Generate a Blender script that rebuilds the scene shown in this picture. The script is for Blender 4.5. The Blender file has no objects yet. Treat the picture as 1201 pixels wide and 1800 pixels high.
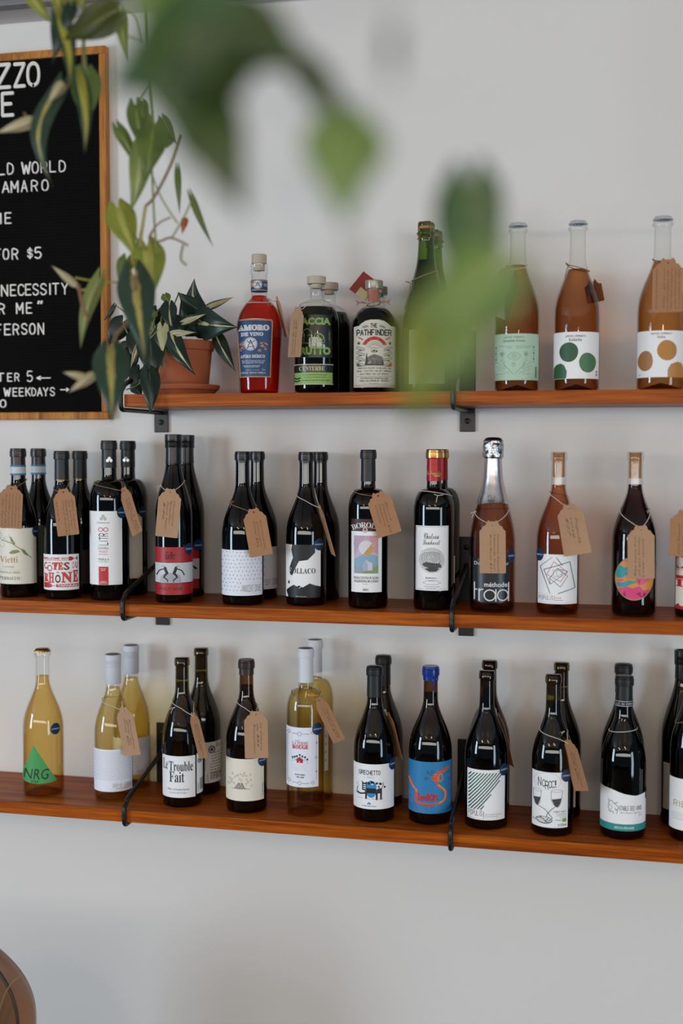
import bpy, bmesh, math, random
from mathutils import Vector, Matrix
random.seed(7)
SC = bpy.context.scene
COL = SC.collection

# ------------------------------------------------------------------ camera
F_PX, YAW, PITCH, ROLL = 2144.73, 0.2273, 0.05175, 0.00126
CAM = Vector((0, -2.52, 1.8))
FWD = Vector((-math.sin(YAW)*math.cos(PITCH), math.cos(YAW)*math.cos(PITCH), -math.sin(PITCH)))
_r = Vector((math.cos(YAW), math.sin(YAW), 0)); _u = _r.cross(FWD)
RIGHT = math.cos(ROLL)*_r + math.sin(ROLL)*_u
UP = -math.sin(ROLL)*_r + math.cos(ROLL)*_u
cd = bpy.data.cameras.new('camera'); co = bpy.data.objects.new('camera', cd); COL.objects.link(co)
cd.sensor_fit = 'HORIZONTAL'; cd.sensor_width = 24.0; cd.lens = 24.0*F_PX/1201
cd.clip_start = 0.02
co.matrix_world = Matrix(((RIGHT.x, UP.x, -FWD.x, CAM.x), (RIGHT.y, UP.y, -FWD.y, CAM.y), (RIGHT.z, UP.z, -FWD.z, CAM.z), (0, 0, 0, 1)))
cd.dof.use_dof = True; cd.dof.focus_distance = 2.45; cd.dof.aperture_fstop = 1.45
SC.camera = co

# ------------------------------------------------------------------ world, lights, exposure
W = bpy.data.worlds.new('room_light'); SC.world = W; W.use_nodes = True
bg = W.node_tree.nodes['Background']; bg.inputs[0].default_value = (0.55, 0.79, 1.0, 1); bg.inputs[1].default_value = 0.20
def area(name, loc, target, sx, sy, power, col):
    l = bpy.data.lights.new(name, 'AREA'); l.shape = 'RECTANGLE'; l.size = sx; l.size_y = sy; l.energy = power; l.color = col
    o = bpy.data.objects.new(name, l); COL.objects.link(o); o.location = loc
    o.rotation_euler = (Vector(target)-Vector(loc)).to_track_quat('-Z', 'Y').to_euler(); return o
area('window_light', (-4.4, -3.3, 1.65), (-0.5, 0, 1.4), 0.9, 1.8, 130, (0.68, 0.85, 1.0))
area('window_light', (3.0, -2.9, 1.10), (-0.4, 0, 1.4), 0.8, 1.9, 62, (0.68, 0.85, 1.0))
area('high_fill_light', (-0.2, -5.6, 2.05), (-0.4, 0, 1.4), 9.0, 0.5, 150, (1.0, 0.955, 0.89))  # added frontal fill, high behind the camera; stands for no known window
# pendant bulbs of the room behind the camera (seen only as small warm glints in the glass)
for k, (x, y, z) in enumerate(((-1.35, -2.9, 2.25), (-1.1, -3.1, 2.2), (.35, -2.8, 2.25), (.6, -3.0, 2.2))):
    l = bpy.data.lights.new('pendant_light', 'POINT'); l.energy = 8; l.color = (1.0, .62, .32); l.shadow_soft_size = .035
    o = bpy.data.objects.new('pendant_light', l); COL.objects.link(o); o.location = (x, y, z)
SC.view_settings.view_transform = 'Standard'; SC.view_settings.look = 'None'
SC.view_settings.gamma = 1.0; SC.view_settings.use_curve_mapping = False
SC.view_settings.exposure = -0.47
SC.cycles.use_denoising = True
SC.cycles.transparent_max_bounces = 40
SC.cycles.max_bounces = 10
SC.cycles.sample_clamp_indirect = 4

# ------------------------------------------------------------------ pixel of the photograph -> point in the room
def ray(x, y):
    return (x-600.5)/F_PX*RIGHT - (y-900)/F_PX*UP + FWD
def at(x, y, Y):
    d = ray(x, y); return CAM + d*((Y-CAM.y)/d.y)
def px_m(x, y, Y):          # metres per pixel there
    return (at(x, y, Y)-CAM).dot(FWD)/F_PX
def proj(P):
    q = Vector(P)-CAM; z = q.dot(FWD); return 600.5+F_PX*q.dot(RIGHT)/z, 900-F_PX*q.dot(UP)/z

# ------------------------------------------------------------------ materials
def lin(c):
    return tuple(((v/255)/12.92 if v/255 <= .04045 else ((v/255+.055)/1.055)**2.4) for v in c)+(1.0,)
MC = {}
def mat(name, col, rough=.5, metal=0.0, spec=.5, bump=0, bscale=80, coat=0, var=0, vscale=20):
    if name in MC: return MC[name]
    m = bpy.data.materials.new(name); m.use_nodes = True; nt = m.node_tree; b = nt.nodes['Principled BSDF']
    b.inputs['Base Color'].default_value = lin(col); b.inputs['Roughness'].default_value = rough
    b.inputs['Metallic'].default_value = metal; b.inputs['Specular IOR Level'].default_value = spec
    b.inputs['Coat Weight'].default_value = coat; b.inputs['Coat Roughness'].default_value = .05
    if bump or var:
        tc = nt.nodes.new('ShaderNodeTexCoord'); n = nt.nodes.new('ShaderNodeTexNoise'); n.inputs['Scale'].default_value = bscale
        n.inputs['Detail'].default_value = 5; nt.links.new(tc.outputs['Object'], n.inputs['Vector'])
        if bump:
            bp = nt.nodes.new('ShaderNodeBump'); bp.inputs['Strength'].default_value = bump; bp.inputs['Distance'].default_value = .002
            nt.links.new(n.outputs[0], bp.inputs['Height']); nt.links.new(bp.outputs[0], b.inputs['Normal'])
        if var:
            n2 = nt.nodes.new('ShaderNodeTexNoise'); n2.inputs['Scale'].default_value = vscale; n2.inputs['Detail'].default_value = 6
            nt.links.new(tc.outputs['Object'], n2.inputs['Vector'])
            mx = nt.nodes.new('ShaderNodeMix'); mx.data_type = 'RGBA'
            mx.inputs['A'].default_value = tuple(v*(1-var) for v in lin(col)[:3])+(1,); mx.inputs['B'].default_value = tuple(min(1, v*(1+var)) for v in lin(col)[:3])+(1,)
            nt.links.new(n2.outputs[0], mx.inputs['Factor']); nt.links.new(mx.outputs['Result'], b.inputs['Base Color'])
    MC[name] = m; return m
def ink(col):
    return mat('ink_%d_%d_%d' % tuple(col), col, .5)
def wood(name, c1, c2, c3, scale=(1.3, 30, 45), rough=.35, coat=.15):
    if name in MC: return MC[name]
    m = bpy.data.materials.new(name); m.use_nodes = True; nt = m.node_tree; b = nt.nodes['Principled BSDF']; L = nt.links.new
    tc = nt.nodes.new('ShaderNodeTexCoord'); mp = nt.nodes.new('ShaderNodeMapping'); mp.inputs['Scale'].default_value = scale
    L(tc.outputs['Object'], mp.inputs['Vector'])
    n = nt.nodes.new('ShaderNodeTexNoise'); n.inputs['Scale'].default_value = 2.2; n.inputs['Detail'].default_value = 7; n.inputs['Roughness'].default_value = .62; n.inputs['Distortion'].default_value = .6
    L(mp.outputs[0], n.inputs['Vector'])
    n2 = nt.nodes.new('ShaderNodeTexNoise'); n2.inputs['Scale'].default_value = 9; n2.inputs['Detail'].default_value = 3; L(mp.outputs[0], n2.inputs['Vector'])
    r = nt.nodes.new('ShaderNodeValToRGB'); e = r.color_ramp.elements; e[0].position = .32; e[0].color = lin(c1); e[1].position = .72; e[1].color = lin(c3)
    k = e.new(.52); k.color = lin(c2); L(n.outputs[0], r.inputs[0])
    mx = nt.nodes.new('ShaderNodeMix'); mx.data_type = 'RGBA'; mx.blend_type = 'MULTIPLY'
    r2 = nt.nodes.new('ShaderNodeValToRGB'); r2.color_ramp.elements[0].position = .35; r2.color_ramp.elements[0].color = (.55, .5, .45, 1); r2.color_ramp.elements[1].position = .5; r2.color_ramp.elements[1].color = (1, 1, 1, 1)
    L(n2.outputs[0], r2.inputs[0]); mx.inputs['Factor'].default_value = .6
    L(r.outputs[0], mx.inputs['A']); L(r2.outputs[0], mx.inputs['B']); L(mx.outputs['Result'], b.inputs['Base Color'])
    b.inputs['Roughness'].default_value = rough; b.inputs['Specular IOR Level'].default_value = .15; b.inputs['Coat Weight'].default_value = coat; b.inputs['Coat Roughness'].default_value = .25
    bp = nt.nodes.new('ShaderNodeBump'); bp.inputs['Strength'].default_value = .12; bp.inputs['Distance'].default_value = .002; L(n2.outputs[0], bp.inputs['Height']); L(bp.outputs[0], b.inputs['Normal'])
    MC[name] = m; return m
def glass(name, centre, edge, rough=.02, k=1.0, ior=1.5, refl=1.0):
    """thin coloured wall: light passes tinted (longer path at grazing angles), the rest mirrors by fresnel"""
    if name in MC: return MC[name]
    m = bpy.data.materials.new(name); m.use_nodes = True; nt = m.node_tree; L = nt.links.new
    for n in list(nt.nodes): nt.nodes.remove(n)
    out = nt.nodes.new('ShaderNodeOutputMaterial'); tr = nt.nodes.new('ShaderNodeBsdfTransparent'); gl = nt.nodes.new('ShaderNodeBsdfGlossy')
    gl.inputs['Roughness'].default_value = rough; gl.inputs['Color'].default_value = (refl, refl, refl, 1)
    lw = nt.nodes.new('ShaderNodeLayerWeight'); lw.inputs['Blend'].default_value = .5
    pw = nt.nodes.new('ShaderNodeMath'); pw.operation = 'POWER'; pw.inputs[1].default_value = k; L(lw.outputs['Facing'], pw.inputs[0])
    mx = nt.nodes.new('ShaderNodeMix'); mx.data_type = 'RGBA'; mx.inputs['A'].default_value = tuple(centre)+(1,); mx.inputs['B'].default_value = tuple(edge)+(1,)
    L(pw.outputs[0], mx.inputs['Factor']); L(mx.outputs['Result'], tr.inputs['Color'])
    fr = nt.nodes.new('ShaderNodeFresnel'); fr.inputs['IOR'].default_value = ior
    ge = nt.nodes.new('ShaderNodeNewGeometry'); iv = nt.nodes.new('ShaderNodeMath'); iv.operation = 'SUBTRACT'; iv.inputs[0].default_value = 1; L(ge.outputs['Backfacing'], iv.inputs[1])
    mu = nt.nodes.new('ShaderNodeMath'); mu.operation = 'MULTIPLY'; L(fr.outputs[0], mu.inputs[0]); L(iv.outputs[0], mu.inputs[1])
    ms = nt.nodes.new('ShaderNodeMixShader'); L(mu.outputs[0], ms.inputs[0]); L(tr.outputs[0], ms.inputs[1]); L(gl.outputs[0], ms.inputs[2]); L(ms.outputs[0], out.inputs[0])
    MC[name] = m; return m
def leafmat(name, base, stripe, sw=.12, dark=None, tr=.35, edge=False):
    if name in MC: return MC[name]
    m = bpy.data.materials.new(name); m.use_nodes = True; nt = m.node_tree; L = nt.links.new; b = nt.nodes['Principled BSDF']
    uv = nt.nodes.new('ShaderNodeUVMap'); sp = nt.nodes.new('ShaderNodeSeparateXYZ'); L(uv.outputs[0], sp.inputs[0])
    tc = nt.nodes.new('ShaderNodeTexCoord'); n = nt.nodes.new('ShaderNodeTexNoise'); n.inputs['Scale'].default_value = 35; n.inputs['Detail'].default_value = 4; L(tc.outputs['Object'], n.inputs['Vector'])
    a = nt.nodes.new('ShaderNodeMath'); a.operation = 'SUBTRACT'; L(sp.outputs[0], a.inputs[0]); a.inputs[1].default_value = .5
    ab = nt.nodes.new('ShaderNodeMath'); ab.operation = 'ABSOLUTE'; L(a.outputs[0], ab.inputs[0])
    nn = nt.nodes.new('ShaderNodeMath'); nn.operation = 'MULTIPLY_ADD'; L(n.outputs[0], nn.inputs[0]); nn.inputs[1].default_value = .22; nn.inputs[2].default_value = sw-.11
    lt = nt.nodes.new('ShaderNodeMath'); lt.operation = 'LESS_THAN'; L(ab.outputs[0], lt.inputs[0]); L(nn.outputs[0], lt.inputs[1])
    mx = nt.nodes.new('ShaderNodeMix'); mx.data_type = 'RGBA'; mx.inputs['B'].default_value = lin(stripe)
    mb = nt.nodes.new('ShaderNodeMix'); mb.data_type = 'RGBA'; mb.inputs['A'].default_value = lin(base); mb.inputs['B'].default_value = lin(dark or tuple(v*.7 for v in base))
    L(n.outputs[0], mb.inputs['Factor']); L(mb.outputs['Result'], mx.inputs['A']); L(lt.outputs[0], mx.inputs['Factor'])
    L(mx.outputs['Result'], b.inputs['Base Color']); b.inputs['Roughness'].default_value = .38
    t = nt.nodes.new('ShaderNodeBsdfTranslucent'); L(mx.outputs['Result'], t.inputs['Color']); ms = nt.nodes.new('ShaderNodeMixShader'); ms.inputs[0].default_value = tr
    out = [x for x in nt.nodes if x.type == 'OUTPUT_MATERIAL'][0]; L(b.outputs[0], ms.inputs[1]); L(t.outputs[0], ms.inputs[2]); L(ms.outputs[0], out.inputs[0])
    MC[name] = m; return m

PAINT = mat('wall_paint', (222, 218, 214), .75, bump=.10, bscale=60, var=.02, vscale=3)
CEIL = mat('ceiling_paint', (205, 200, 200), .8)
FLOORM = wood('floor_oak', (58, 46, 38), (78, 64, 52), (96, 80, 66), (3, 30, 10), .5, 0)
OAK = wood('shelf_wood', (118, 50, 6), (164, 79, 12), (194, 108, 30), (1.6, 26, 60), .42, .05)
FRAME = wood('frame_oak', (150, 92, 40), (186, 122, 58), (208, 146, 78), (14, 14, 3), .5, 0)
IRON = mat('black_iron', (17, 17, 18), .38, bump=.05, bscale=200)
LABELW = mat('label_white', (240, 240, 240), .55)
LABELC = mat('label_cream', (232, 225, 208), .55)
KRAFT = mat('kraft_card', (166, 120, 84), .8, bump=.12, bscale=220, var=.10, vscale=60)
KRAFT2 = mat('kraft_card_pale', (176, 138, 106), .8, bump=.12, bscale=220, var=.08, vscale=60)
TWINE = mat('cotton_string', (205, 196, 180), .8)
JUTE = mat('jute_twine', (140, 112, 78), .85)
BLACKCAP = mat('black_capsule', (20, 20, 21), .42)
GLOSSBLK = mat('black_gloss', (9, 9, 10), .12)
CORK = mat('cork', (176, 124, 76), .8, bump=.3, bscale=150, var=.3, vscale=120)
NAVY = mat('navy_sticker', (22, 52, 88), .35)
TERRA = mat('terracotta', (166, 88, 52), .75, bump=.15, bscale=120, var=.12, vscale=18)
SOIL = mat('potting_soil', (30, 22, 16), .9, bump=.5, bscale=90)
G = {
 'black': glass('dark_bottle_glass', (.02, .022, .014), (.004, .005, .003), .03, 1),
 'olive': glass('olive_bottle_glass', (.52, .45, .15), (.10, .08, .012), .03, 1.4),
 'green': glass('green_bottle_glass', (.36, .50, .14), (.04, .07, .01), .03, 1.3),
 'brown': glass('brown_bottle_glass', (.42, .27, .14), (.06, .03, .012), .03, 1.2),
 'clear': glass('clear_bottle_glass', (.96, .965, .955), (.50, .54, .52), .015, 3.0),
}
LQ = {
 'wine': glass('red_wine', (.10, .02, .012), (.02, .003, .002), .2, 1, 1.05),
 'amber': glass('amber_cider', (.86, .52, .20), (.36, .12, .02), .2, 1.2, 1.05),
 'tea': glass('kombucha', (.77, .50, .28), (.42, .17, .05), .2, 1.0, 1.05),
 'tea2': glass('kombucha_gold', (.84, .55, .26), (.48, .22, .05), .2, 1.0, 1.05),
 'gold': glass('gold_wine', (.95, .78, .42), (.66, .42, .12), .2, 1.3, 1.05),
 'straw': glass('straw_wine', (.95, .86, .58), (.62, .48, .18), .2, 1.6, 1.05),
 'rose': glass('rose_wine', (.81, .45, .28), (.45, .17, .07), .2, 1.0, 1.05),
 'rosebrown': glass('brown_rose_wine', (.72, .42, .27), (.36, .15, .07), .2, 1.0, 1.05),
 'ruby': glass('light_red_wine', (.22, .05, .06), (.04, .006, .01), .2, 1.0, 1.05),
 'red': glass('red_aperitif', (.96, .17, .07), (.62, .03, .01), .2, 1.0, 1.05),
 'moss': glass('green_liqueur', (.20, .24, .08), (.02, .03, .005), .2, 1.0, 1.05),
 'dusk': glass('dark_liqueur', (.02, .015, .01), (.004, .003, .002), .2, 1, 1.05),
 'olivewine': glass('white_wine_in_green', (.42, .34, .12), (.08, .055, .01), .2, 1.0, 1.05),
}

# ------------------------------------------------------------------ mesh helpers
class MB:
    def __init__(s): s.v = []; s.f = []
    def add(s, vs, fs):
        o = len(s.v); s.v += [tuple(p) for p in vs]; s.f += [tuple(i+o for i in f) for f in fs]; return s
    def box(s, x0, x1, y0, y1, z0, z1, b=0):
        if not b:
            vs = [(x, y, z) for z in (z0, z1) for y in (y0, y1) for x in (x0, x1)]
            return s.add(vs, [(0, 2, 3, 1), (4, 5, 7, 6), (0, 1, 5, 4), (2, 6, 7, 3), (0, 4, 6, 2), (1, 3, 7, 5)])
        bm = bmesh.new(); bmesh.ops.create_cube(bm, size=1)
        for v in bm.verts: v.co = Vector(((x0+x1)/2+v.co.x*(x1-x0), (y0+y1)/2+v.co.y*(y1-y0), (z0+z1)/2+v.co.z*(z1-z0)))
        bmesh.ops.bevel(bm, geom=list(bm.edges), offset=b, segments=2, affect='EDGES', profile=.5)
        bm.verts.index_update(); s.add([v.co[:] for v in bm.verts], [[v.index for v in f.verts] for f in bm.faces]); bm.free(); return s
    def lathe(s, pr, n=40, c=(0, 0, 0), wob=None):
        vs = []; fs = []; rows = []
        for r, z in pr:
            if r < 1e-6: rows.append([len(vs)]); vs.append((c[0], c[1], c[2]+z)); continue
            row = []
            for i in range(n):
                a = 2*math.pi*i/n; rr = r if wob is None else wob(r, z, a)
                row.append(len(vs)); vs.append((c[0]+rr*math.cos(a), c[1]+rr*math.sin(a), c[2]+z))
            rows.append(row)
        for A, B in zip(rows, rows[1:]):
            for i in range(n):
                j = (i+1) % n
                if len(A) == 1 and len(B) == 1: break
                if len(A) == 1: fs.append((A[0], B[j], B[i]))
                elif len(B) == 1: fs.append((A[i], A[j], B[0]))
                else: fs.append((A[i], A[j], B[j], B[i]))
        return s.add(vs, fs)
    def tube(s, pts, r, n=6, cap=True, closed=False):
        pts = [Vector(p) for p in pts]; N = len(pts)
        if N < 2: return s
        rs = r if hasattr(r, '__len__') else [r]*N
        vs = []; ref = Vector((0, 0, 1)); prev = None
        for i, p in enumerate(pts):
            t = (pts[(i+1) % N]-pts[i-1]) if closed else (pts[min(i+1, N-1)]-pts[max(i-1, 0)])
            if t.length < 1e-9: t = Vector((0, 0, 1))
            t.normalize()
            if prev is None:
                a = t.cross(ref)
                if a.length < .1: a = t.cross(Vector((1, 0, 0)))
            else: a = prev-t*prev.dot(t)
            if a.length < 1e-6: a = t.cross(Vector((1, 0, 0)))
            a.normalize(); prev = a; b = t.cross(a)
            for k in range(n):
                q = 2*math.pi*k/n; vs.append(p+(a*math.cos(q)+b*math.sin(q))*rs[i])
        fs = []
        for i in range(N if closed else N-1):
            i2 = (i+1) % N
            for k in range(n): fs.append((i*n+k, i*n+(k+1) % n, i2*n+(k+1) % n, i2*n+k))
        if cap and not closed: fs += [tuple(range(n))[::-1], tuple((N-1)*n+k for k in range(n))]
        return s.add(vs, fs)
    def build(s, name, m, parent=None, smooth=True, sharp=None, loc=None):
        me = bpy.data.meshes.new(name); me.from_pydata(s.v, [], s.f); me.materials.append(m)
        if smooth:
            me.polygons.foreach_set('use_smooth', [True]*len(me.polygons))
            if sharp is not None: me.set_sharp_from_angle(angle=math.radians(sharp))
        me.update(); o = bpy.data.objects.new(name, me); COL.objects.link(o)
        if parent: o.parent = parent
        if loc: o.location = loc
        return o
def tag(o, label, cat, group=None, kind=None):
    if label: o['label'] = label
    if cat: o['category'] = cat
    if group: o['group'] = group
    if kind: o['kind'] = kind
    return o
def thing(name, label, cat, loc=(0, 0, 0), group=None, rz=0):
    o = bpy.data.objects.new(name, None); COL.objects.link(o); o.location = loc; o.rotation_euler = (0, 0, rz); o.empty_display_size = .02
    return tag(o, label, cat, group)
def smooth_path(pts, n=8, closed=False):
    P = [Vector(p) for p in pts]; out = []; N = len(P)
    for i in range(N if closed else N-1):
        a, b, c, d = (P[(i-1) % N], P[i], P[(i+1) % N], P[(i+2) % N]) if closed else (P[max(i-1, 0)], P[i], P[i+1], P[min(i+2, N-1)])
        for k in range(n):
            t = k/n; out.append(.5*((2*b)+(c-a)*t+(2*a-5*b+4*c-d)*t*t+(3*b-a-3*c+d)*t*t*t))
    if not closed: out.append(P[-1])
    return out

# ------------------------------------------------------------------ flat drawing (letters and print)
SF = {  # stroke letters on a 4 x 6 grid, y up
'A': [[(0,0),(2,6),(4,0)],[(.7,2),(3.3,2)]], 'B': [[(0,0),(0,6),(2.4,6),(3.6,5.4),(3.6,3.8),(2.4,3.2),(0,3.2)],[(2.4,3.2),(4,2.5),(4,.8),(2.6,0),(0,0)]],
'C': [[(4,4.8),(3.4,5.7),(2,6),(.6,5.5),(0,4),(0,2),(.6,.5),(2,0),(3.4,.3),(4,1.2)]], 'D': [[(0,0),(0,6),(2,6),(3.4,5.2),(4,3.8),(4,2.2),(3.4,.8),(2,0),(0,0)]],
'E': [[(4,6),(0,6),(0,0),(4,0)],[(0,3.1),(3.3,3.1)]], 'F': [[(4,6),(0,6),(0,0)],[(0,3.1),(3.2,3.1)]],
'G': [[(4,4.8),(3.4,5.7),(2,6),(.6,5.5),(0,4),(0,2),(.6,.5),(2,0),(3.5,.4),(4,1.4),(4,2.8),(2.3,2.8)]], 'H': [[(0,0),(0,6)],[(4,0),(4,6)],[(0,3),(4,3)]],
'I': [[(2,0),(2,6)]], 'J': [[(4,6),(4,1.5),(3,0),(1,0),(0,1.5)]], 'K': [[(0,0),(0,6)],[(4,6),(0,2.4)],[(1.3,3.5),(4,0)]], 'L': [[(0,6),(0,0),(3.8,0)]],
'M': [[(0,0),(0,6),(2,2),(4,6),(4,0)]], 'N': [[(0,0),(0,6),(4,0),(4,6)]], 'O': [[(2,0),(.6,.6),(0,2),(0,4),(.6,5.4),(2,6),(3.4,5.4),(4,4),(4,2),(3.4,.6),(2,0)]],
'P': [[(0,0),(0,6),(2.6,6),(4,5.2),(4,3.6),(2.6,2.8),(0,2.8)]], 'Q': [[(2,0),(.6,.6),(0,2),(0,4),(.6,5.4),(2,6),(3.4,5.4),(4,4),(4,2),(3.4,.6),(2,0)],[(2.4,1.6),(4,-.3)]],
'R': [[(0,0),(0,6),(2.6,6),(4,5.2),(4,3.8),(2.6,3),(0,3)],[(2.3,3),(4,0)]], 'S': [[(3.9,4.9),(3.2,5.8),(1.9,6),(.6,5.6),(.1,4.7),(.6,3.6),(3.3,2.5),(4,1.5),(3.5,.5),(2.1,0),(.7,.3),(0,1.2)]],
'T': [[(0,6),(4,6)],[(2,6),(2,0)]], 'U': [[(0,6),(0,1.6),(.8,.3),(2,0),(3.2,.3),(4,1.6),(4,6)]], 'V': [[(0,6),(2,0),(4,6)]], 'W': [[(0,6),(1,0),(2,4.4),(3,0),(4,6)]],
'X': [[(0,0),(4,6)],[(0,6),(4,0)]], 'Y': [[(0,6),(2,3),(4,6)],[(2,3),(2,0)]], 'Z': [[(0,6),(4,6),(0,0),(4,0)]],
'0': [[(2,0),(.6,.6),(.2,2),(.2,4),(.6,5.4),(2,6),(3.4,5.4),(3.8,4),(3.8,2),(3.4,.6),(2,0)]], '1': [[(1,4.8),(2.2,6),(2.2,0)]], '2': [[(.2,4.8),(1,5.8),(2.4,6),(3.6,5.2),(3.6,3.9),(0,0),(4,0)]],
'3': [[(.2,5.2),(1.4,6),(3,5.8),(3.7,4.7),(3,3.4),(1.6,3.2)],[(1.6,3.2),(3.3,2.9),(4,1.6),(3,.3),(1.4,0),(0,.8)]], '4': [[(3,0),(3,6),(0,1.8),(4,1.8)]],
'5': [[(3.7,6),(.5,6),(.3,3.3),(2.2,3.7),(3.7,2.9),(4,1.6),(3.1,.3),(1.5,0),(.1,.7)]], '6': [[(3.6,5.6),(2,6),(.5,4.6),(.1,2),(.8,.4),(2.2,0),(3.7,.8),(3.8,2.4),(2.4,3.4),(.7,2.6)]],
'8': [[(2,3.2),(.5,4.2),(.6,5.5),(2,6),(3.4,5.5),(3.5,4.2),(2,3.2),(.2,2),(.4,.5),(2,0),(3.6,.5),(3.8,2),(2,3.2)]],
'$': [[(3.7,4.3),(3,5.2),(1.9,5.4),(.6,5),(.2,4.2),(.7,3.4),(3.2,2.7),(3.8,1.8),(3.3,.9),(2.1,.6),(.8,.8),(.2,1.6)],[(2,6.2),(2,-.2)]],
'-': [[(.6,3),(3.4,3)]], '!': [[(2,6),(2,1.9)],[(2,.4),(2,0)]], '.': [[(2,.3),(2,0)]], '"': [[(1,6),(.6,4.8)],[(3,6),(2.6,4.8)]], "'": [[(2,6),(1.7,4.8)]],
'<': [[(5.6,3),(-.8,3)],[(.8,4.2),(-.8,3),(.8,1.8)]], '>': [[(-1.4,3),(5,3)],[(3.4,4.2),(5,3),(3.4,1.8)]],
}
UNI = {'serif': (0x1D400, 0x1D41A, 0x1D7CE), 'script': (0x1D4D0, 0x1D4EA, None)}
def uni(s, font):
    u, l, d = UNI[font]; o = ''
    for c in s:
        if 'A' <= c <= 'Z': o += chr(u+ord(c)-65)
        elif 'a' <= c <= 'z': o += chr(l+ord(c)-97)
        elif d and '0' <= c <= '9': o += chr(d+ord(c)-48)
        else: o += c
    return o
def ribbon(pts, w, closed=False):
    """flat stroke with round ends; returns verts, faces"""
    vs, fs = [], []
    P = [Vector((p[0], p[1])) for p in pts]; h = w/2; k2 = 0
    for a, b in zip(P, P[1:]):
        d = b-a
        if d.length < 1e-9: continue
        d.normalize(); n = Vector((-d.y, d.x))*h; o = len(vs)
        k2 ^= 1; vs += [q[:]+(k2,) for q in (a+n, a-n, b-n, b+n)]; fs.append((o, o+1, o+2, o+3))
    for p in P:
        o = len(vs); k = 6
        vs += [(p.x+h*math.cos(2*math.pi*i/k), p.y+h*math.sin(2*math.pi*i/k), 2) for i in range(k)]; fs.append(tuple(range(o, o+k)))
    return vs, fs
def smooth2(pts, n=3):
    if len(pts) < 4: return pts
    return [tuple(p)[:2] for p in smooth_path([(p[0], p[1], 0) for p in pts], n)]
def stroke_text(s, w=.8, gap=1.9, var=None):
    """unit text: cap height 6; returns verts, faces, width"""
    vs, fs = [], []; x = 0; lay = 0
    for ch in s:
        if ch == ' ': x += 4+gap*.6; continue
        st = SF.get(ch.upper(), SF['I'])
        narrow = ch in "I1!.'"
        for pl in st:
            curved = ch.upper() in 'BCDGJOPQRSU023568$'
            q = smooth2(pl, 2) if curved and len(pl) > 4 else pl
            q = [(p[0]+x-(1.2 if narrow else 0), p[1]) for p in q]
            v, f = ribbon(q, w); o = len(vs); v = [(p[0], p[1], p[2]+3*(lay % 3)) for p in v]; lay += 1; vs += v; fs += [tuple(i+o for i in g) for g in f]
        x += (1.6 if narrow else 4)+gap
    return vs, fs, x-gap
_tc = {}
def font_text(s, font='sans', bold=0.0, shear=0.0):
    key = (s, font, bold, shear)
    if key in _tc: return _tc[key]
    c = bpy.data.curves.new('t', 'FONT'); c.body = uni(s, font) if font in UNI else s
    c.resolution_u = 2; c.offset = bold; c.shear = shear
    o = bpy.data.objects.new('t', c); me = bpy.data.meshes.new_from_object(o)
    vs = [v.co[:2]+(0,) for v in me.vertices]; fs = [tuple(p.vertices) for p in me.polygons]
    bpy.data.objects.remove(o); bpy.data.curves.remove(c); bpy.data.meshes.remove(me)
    _tc[key] = (vs, fs); return vs, fs
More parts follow.
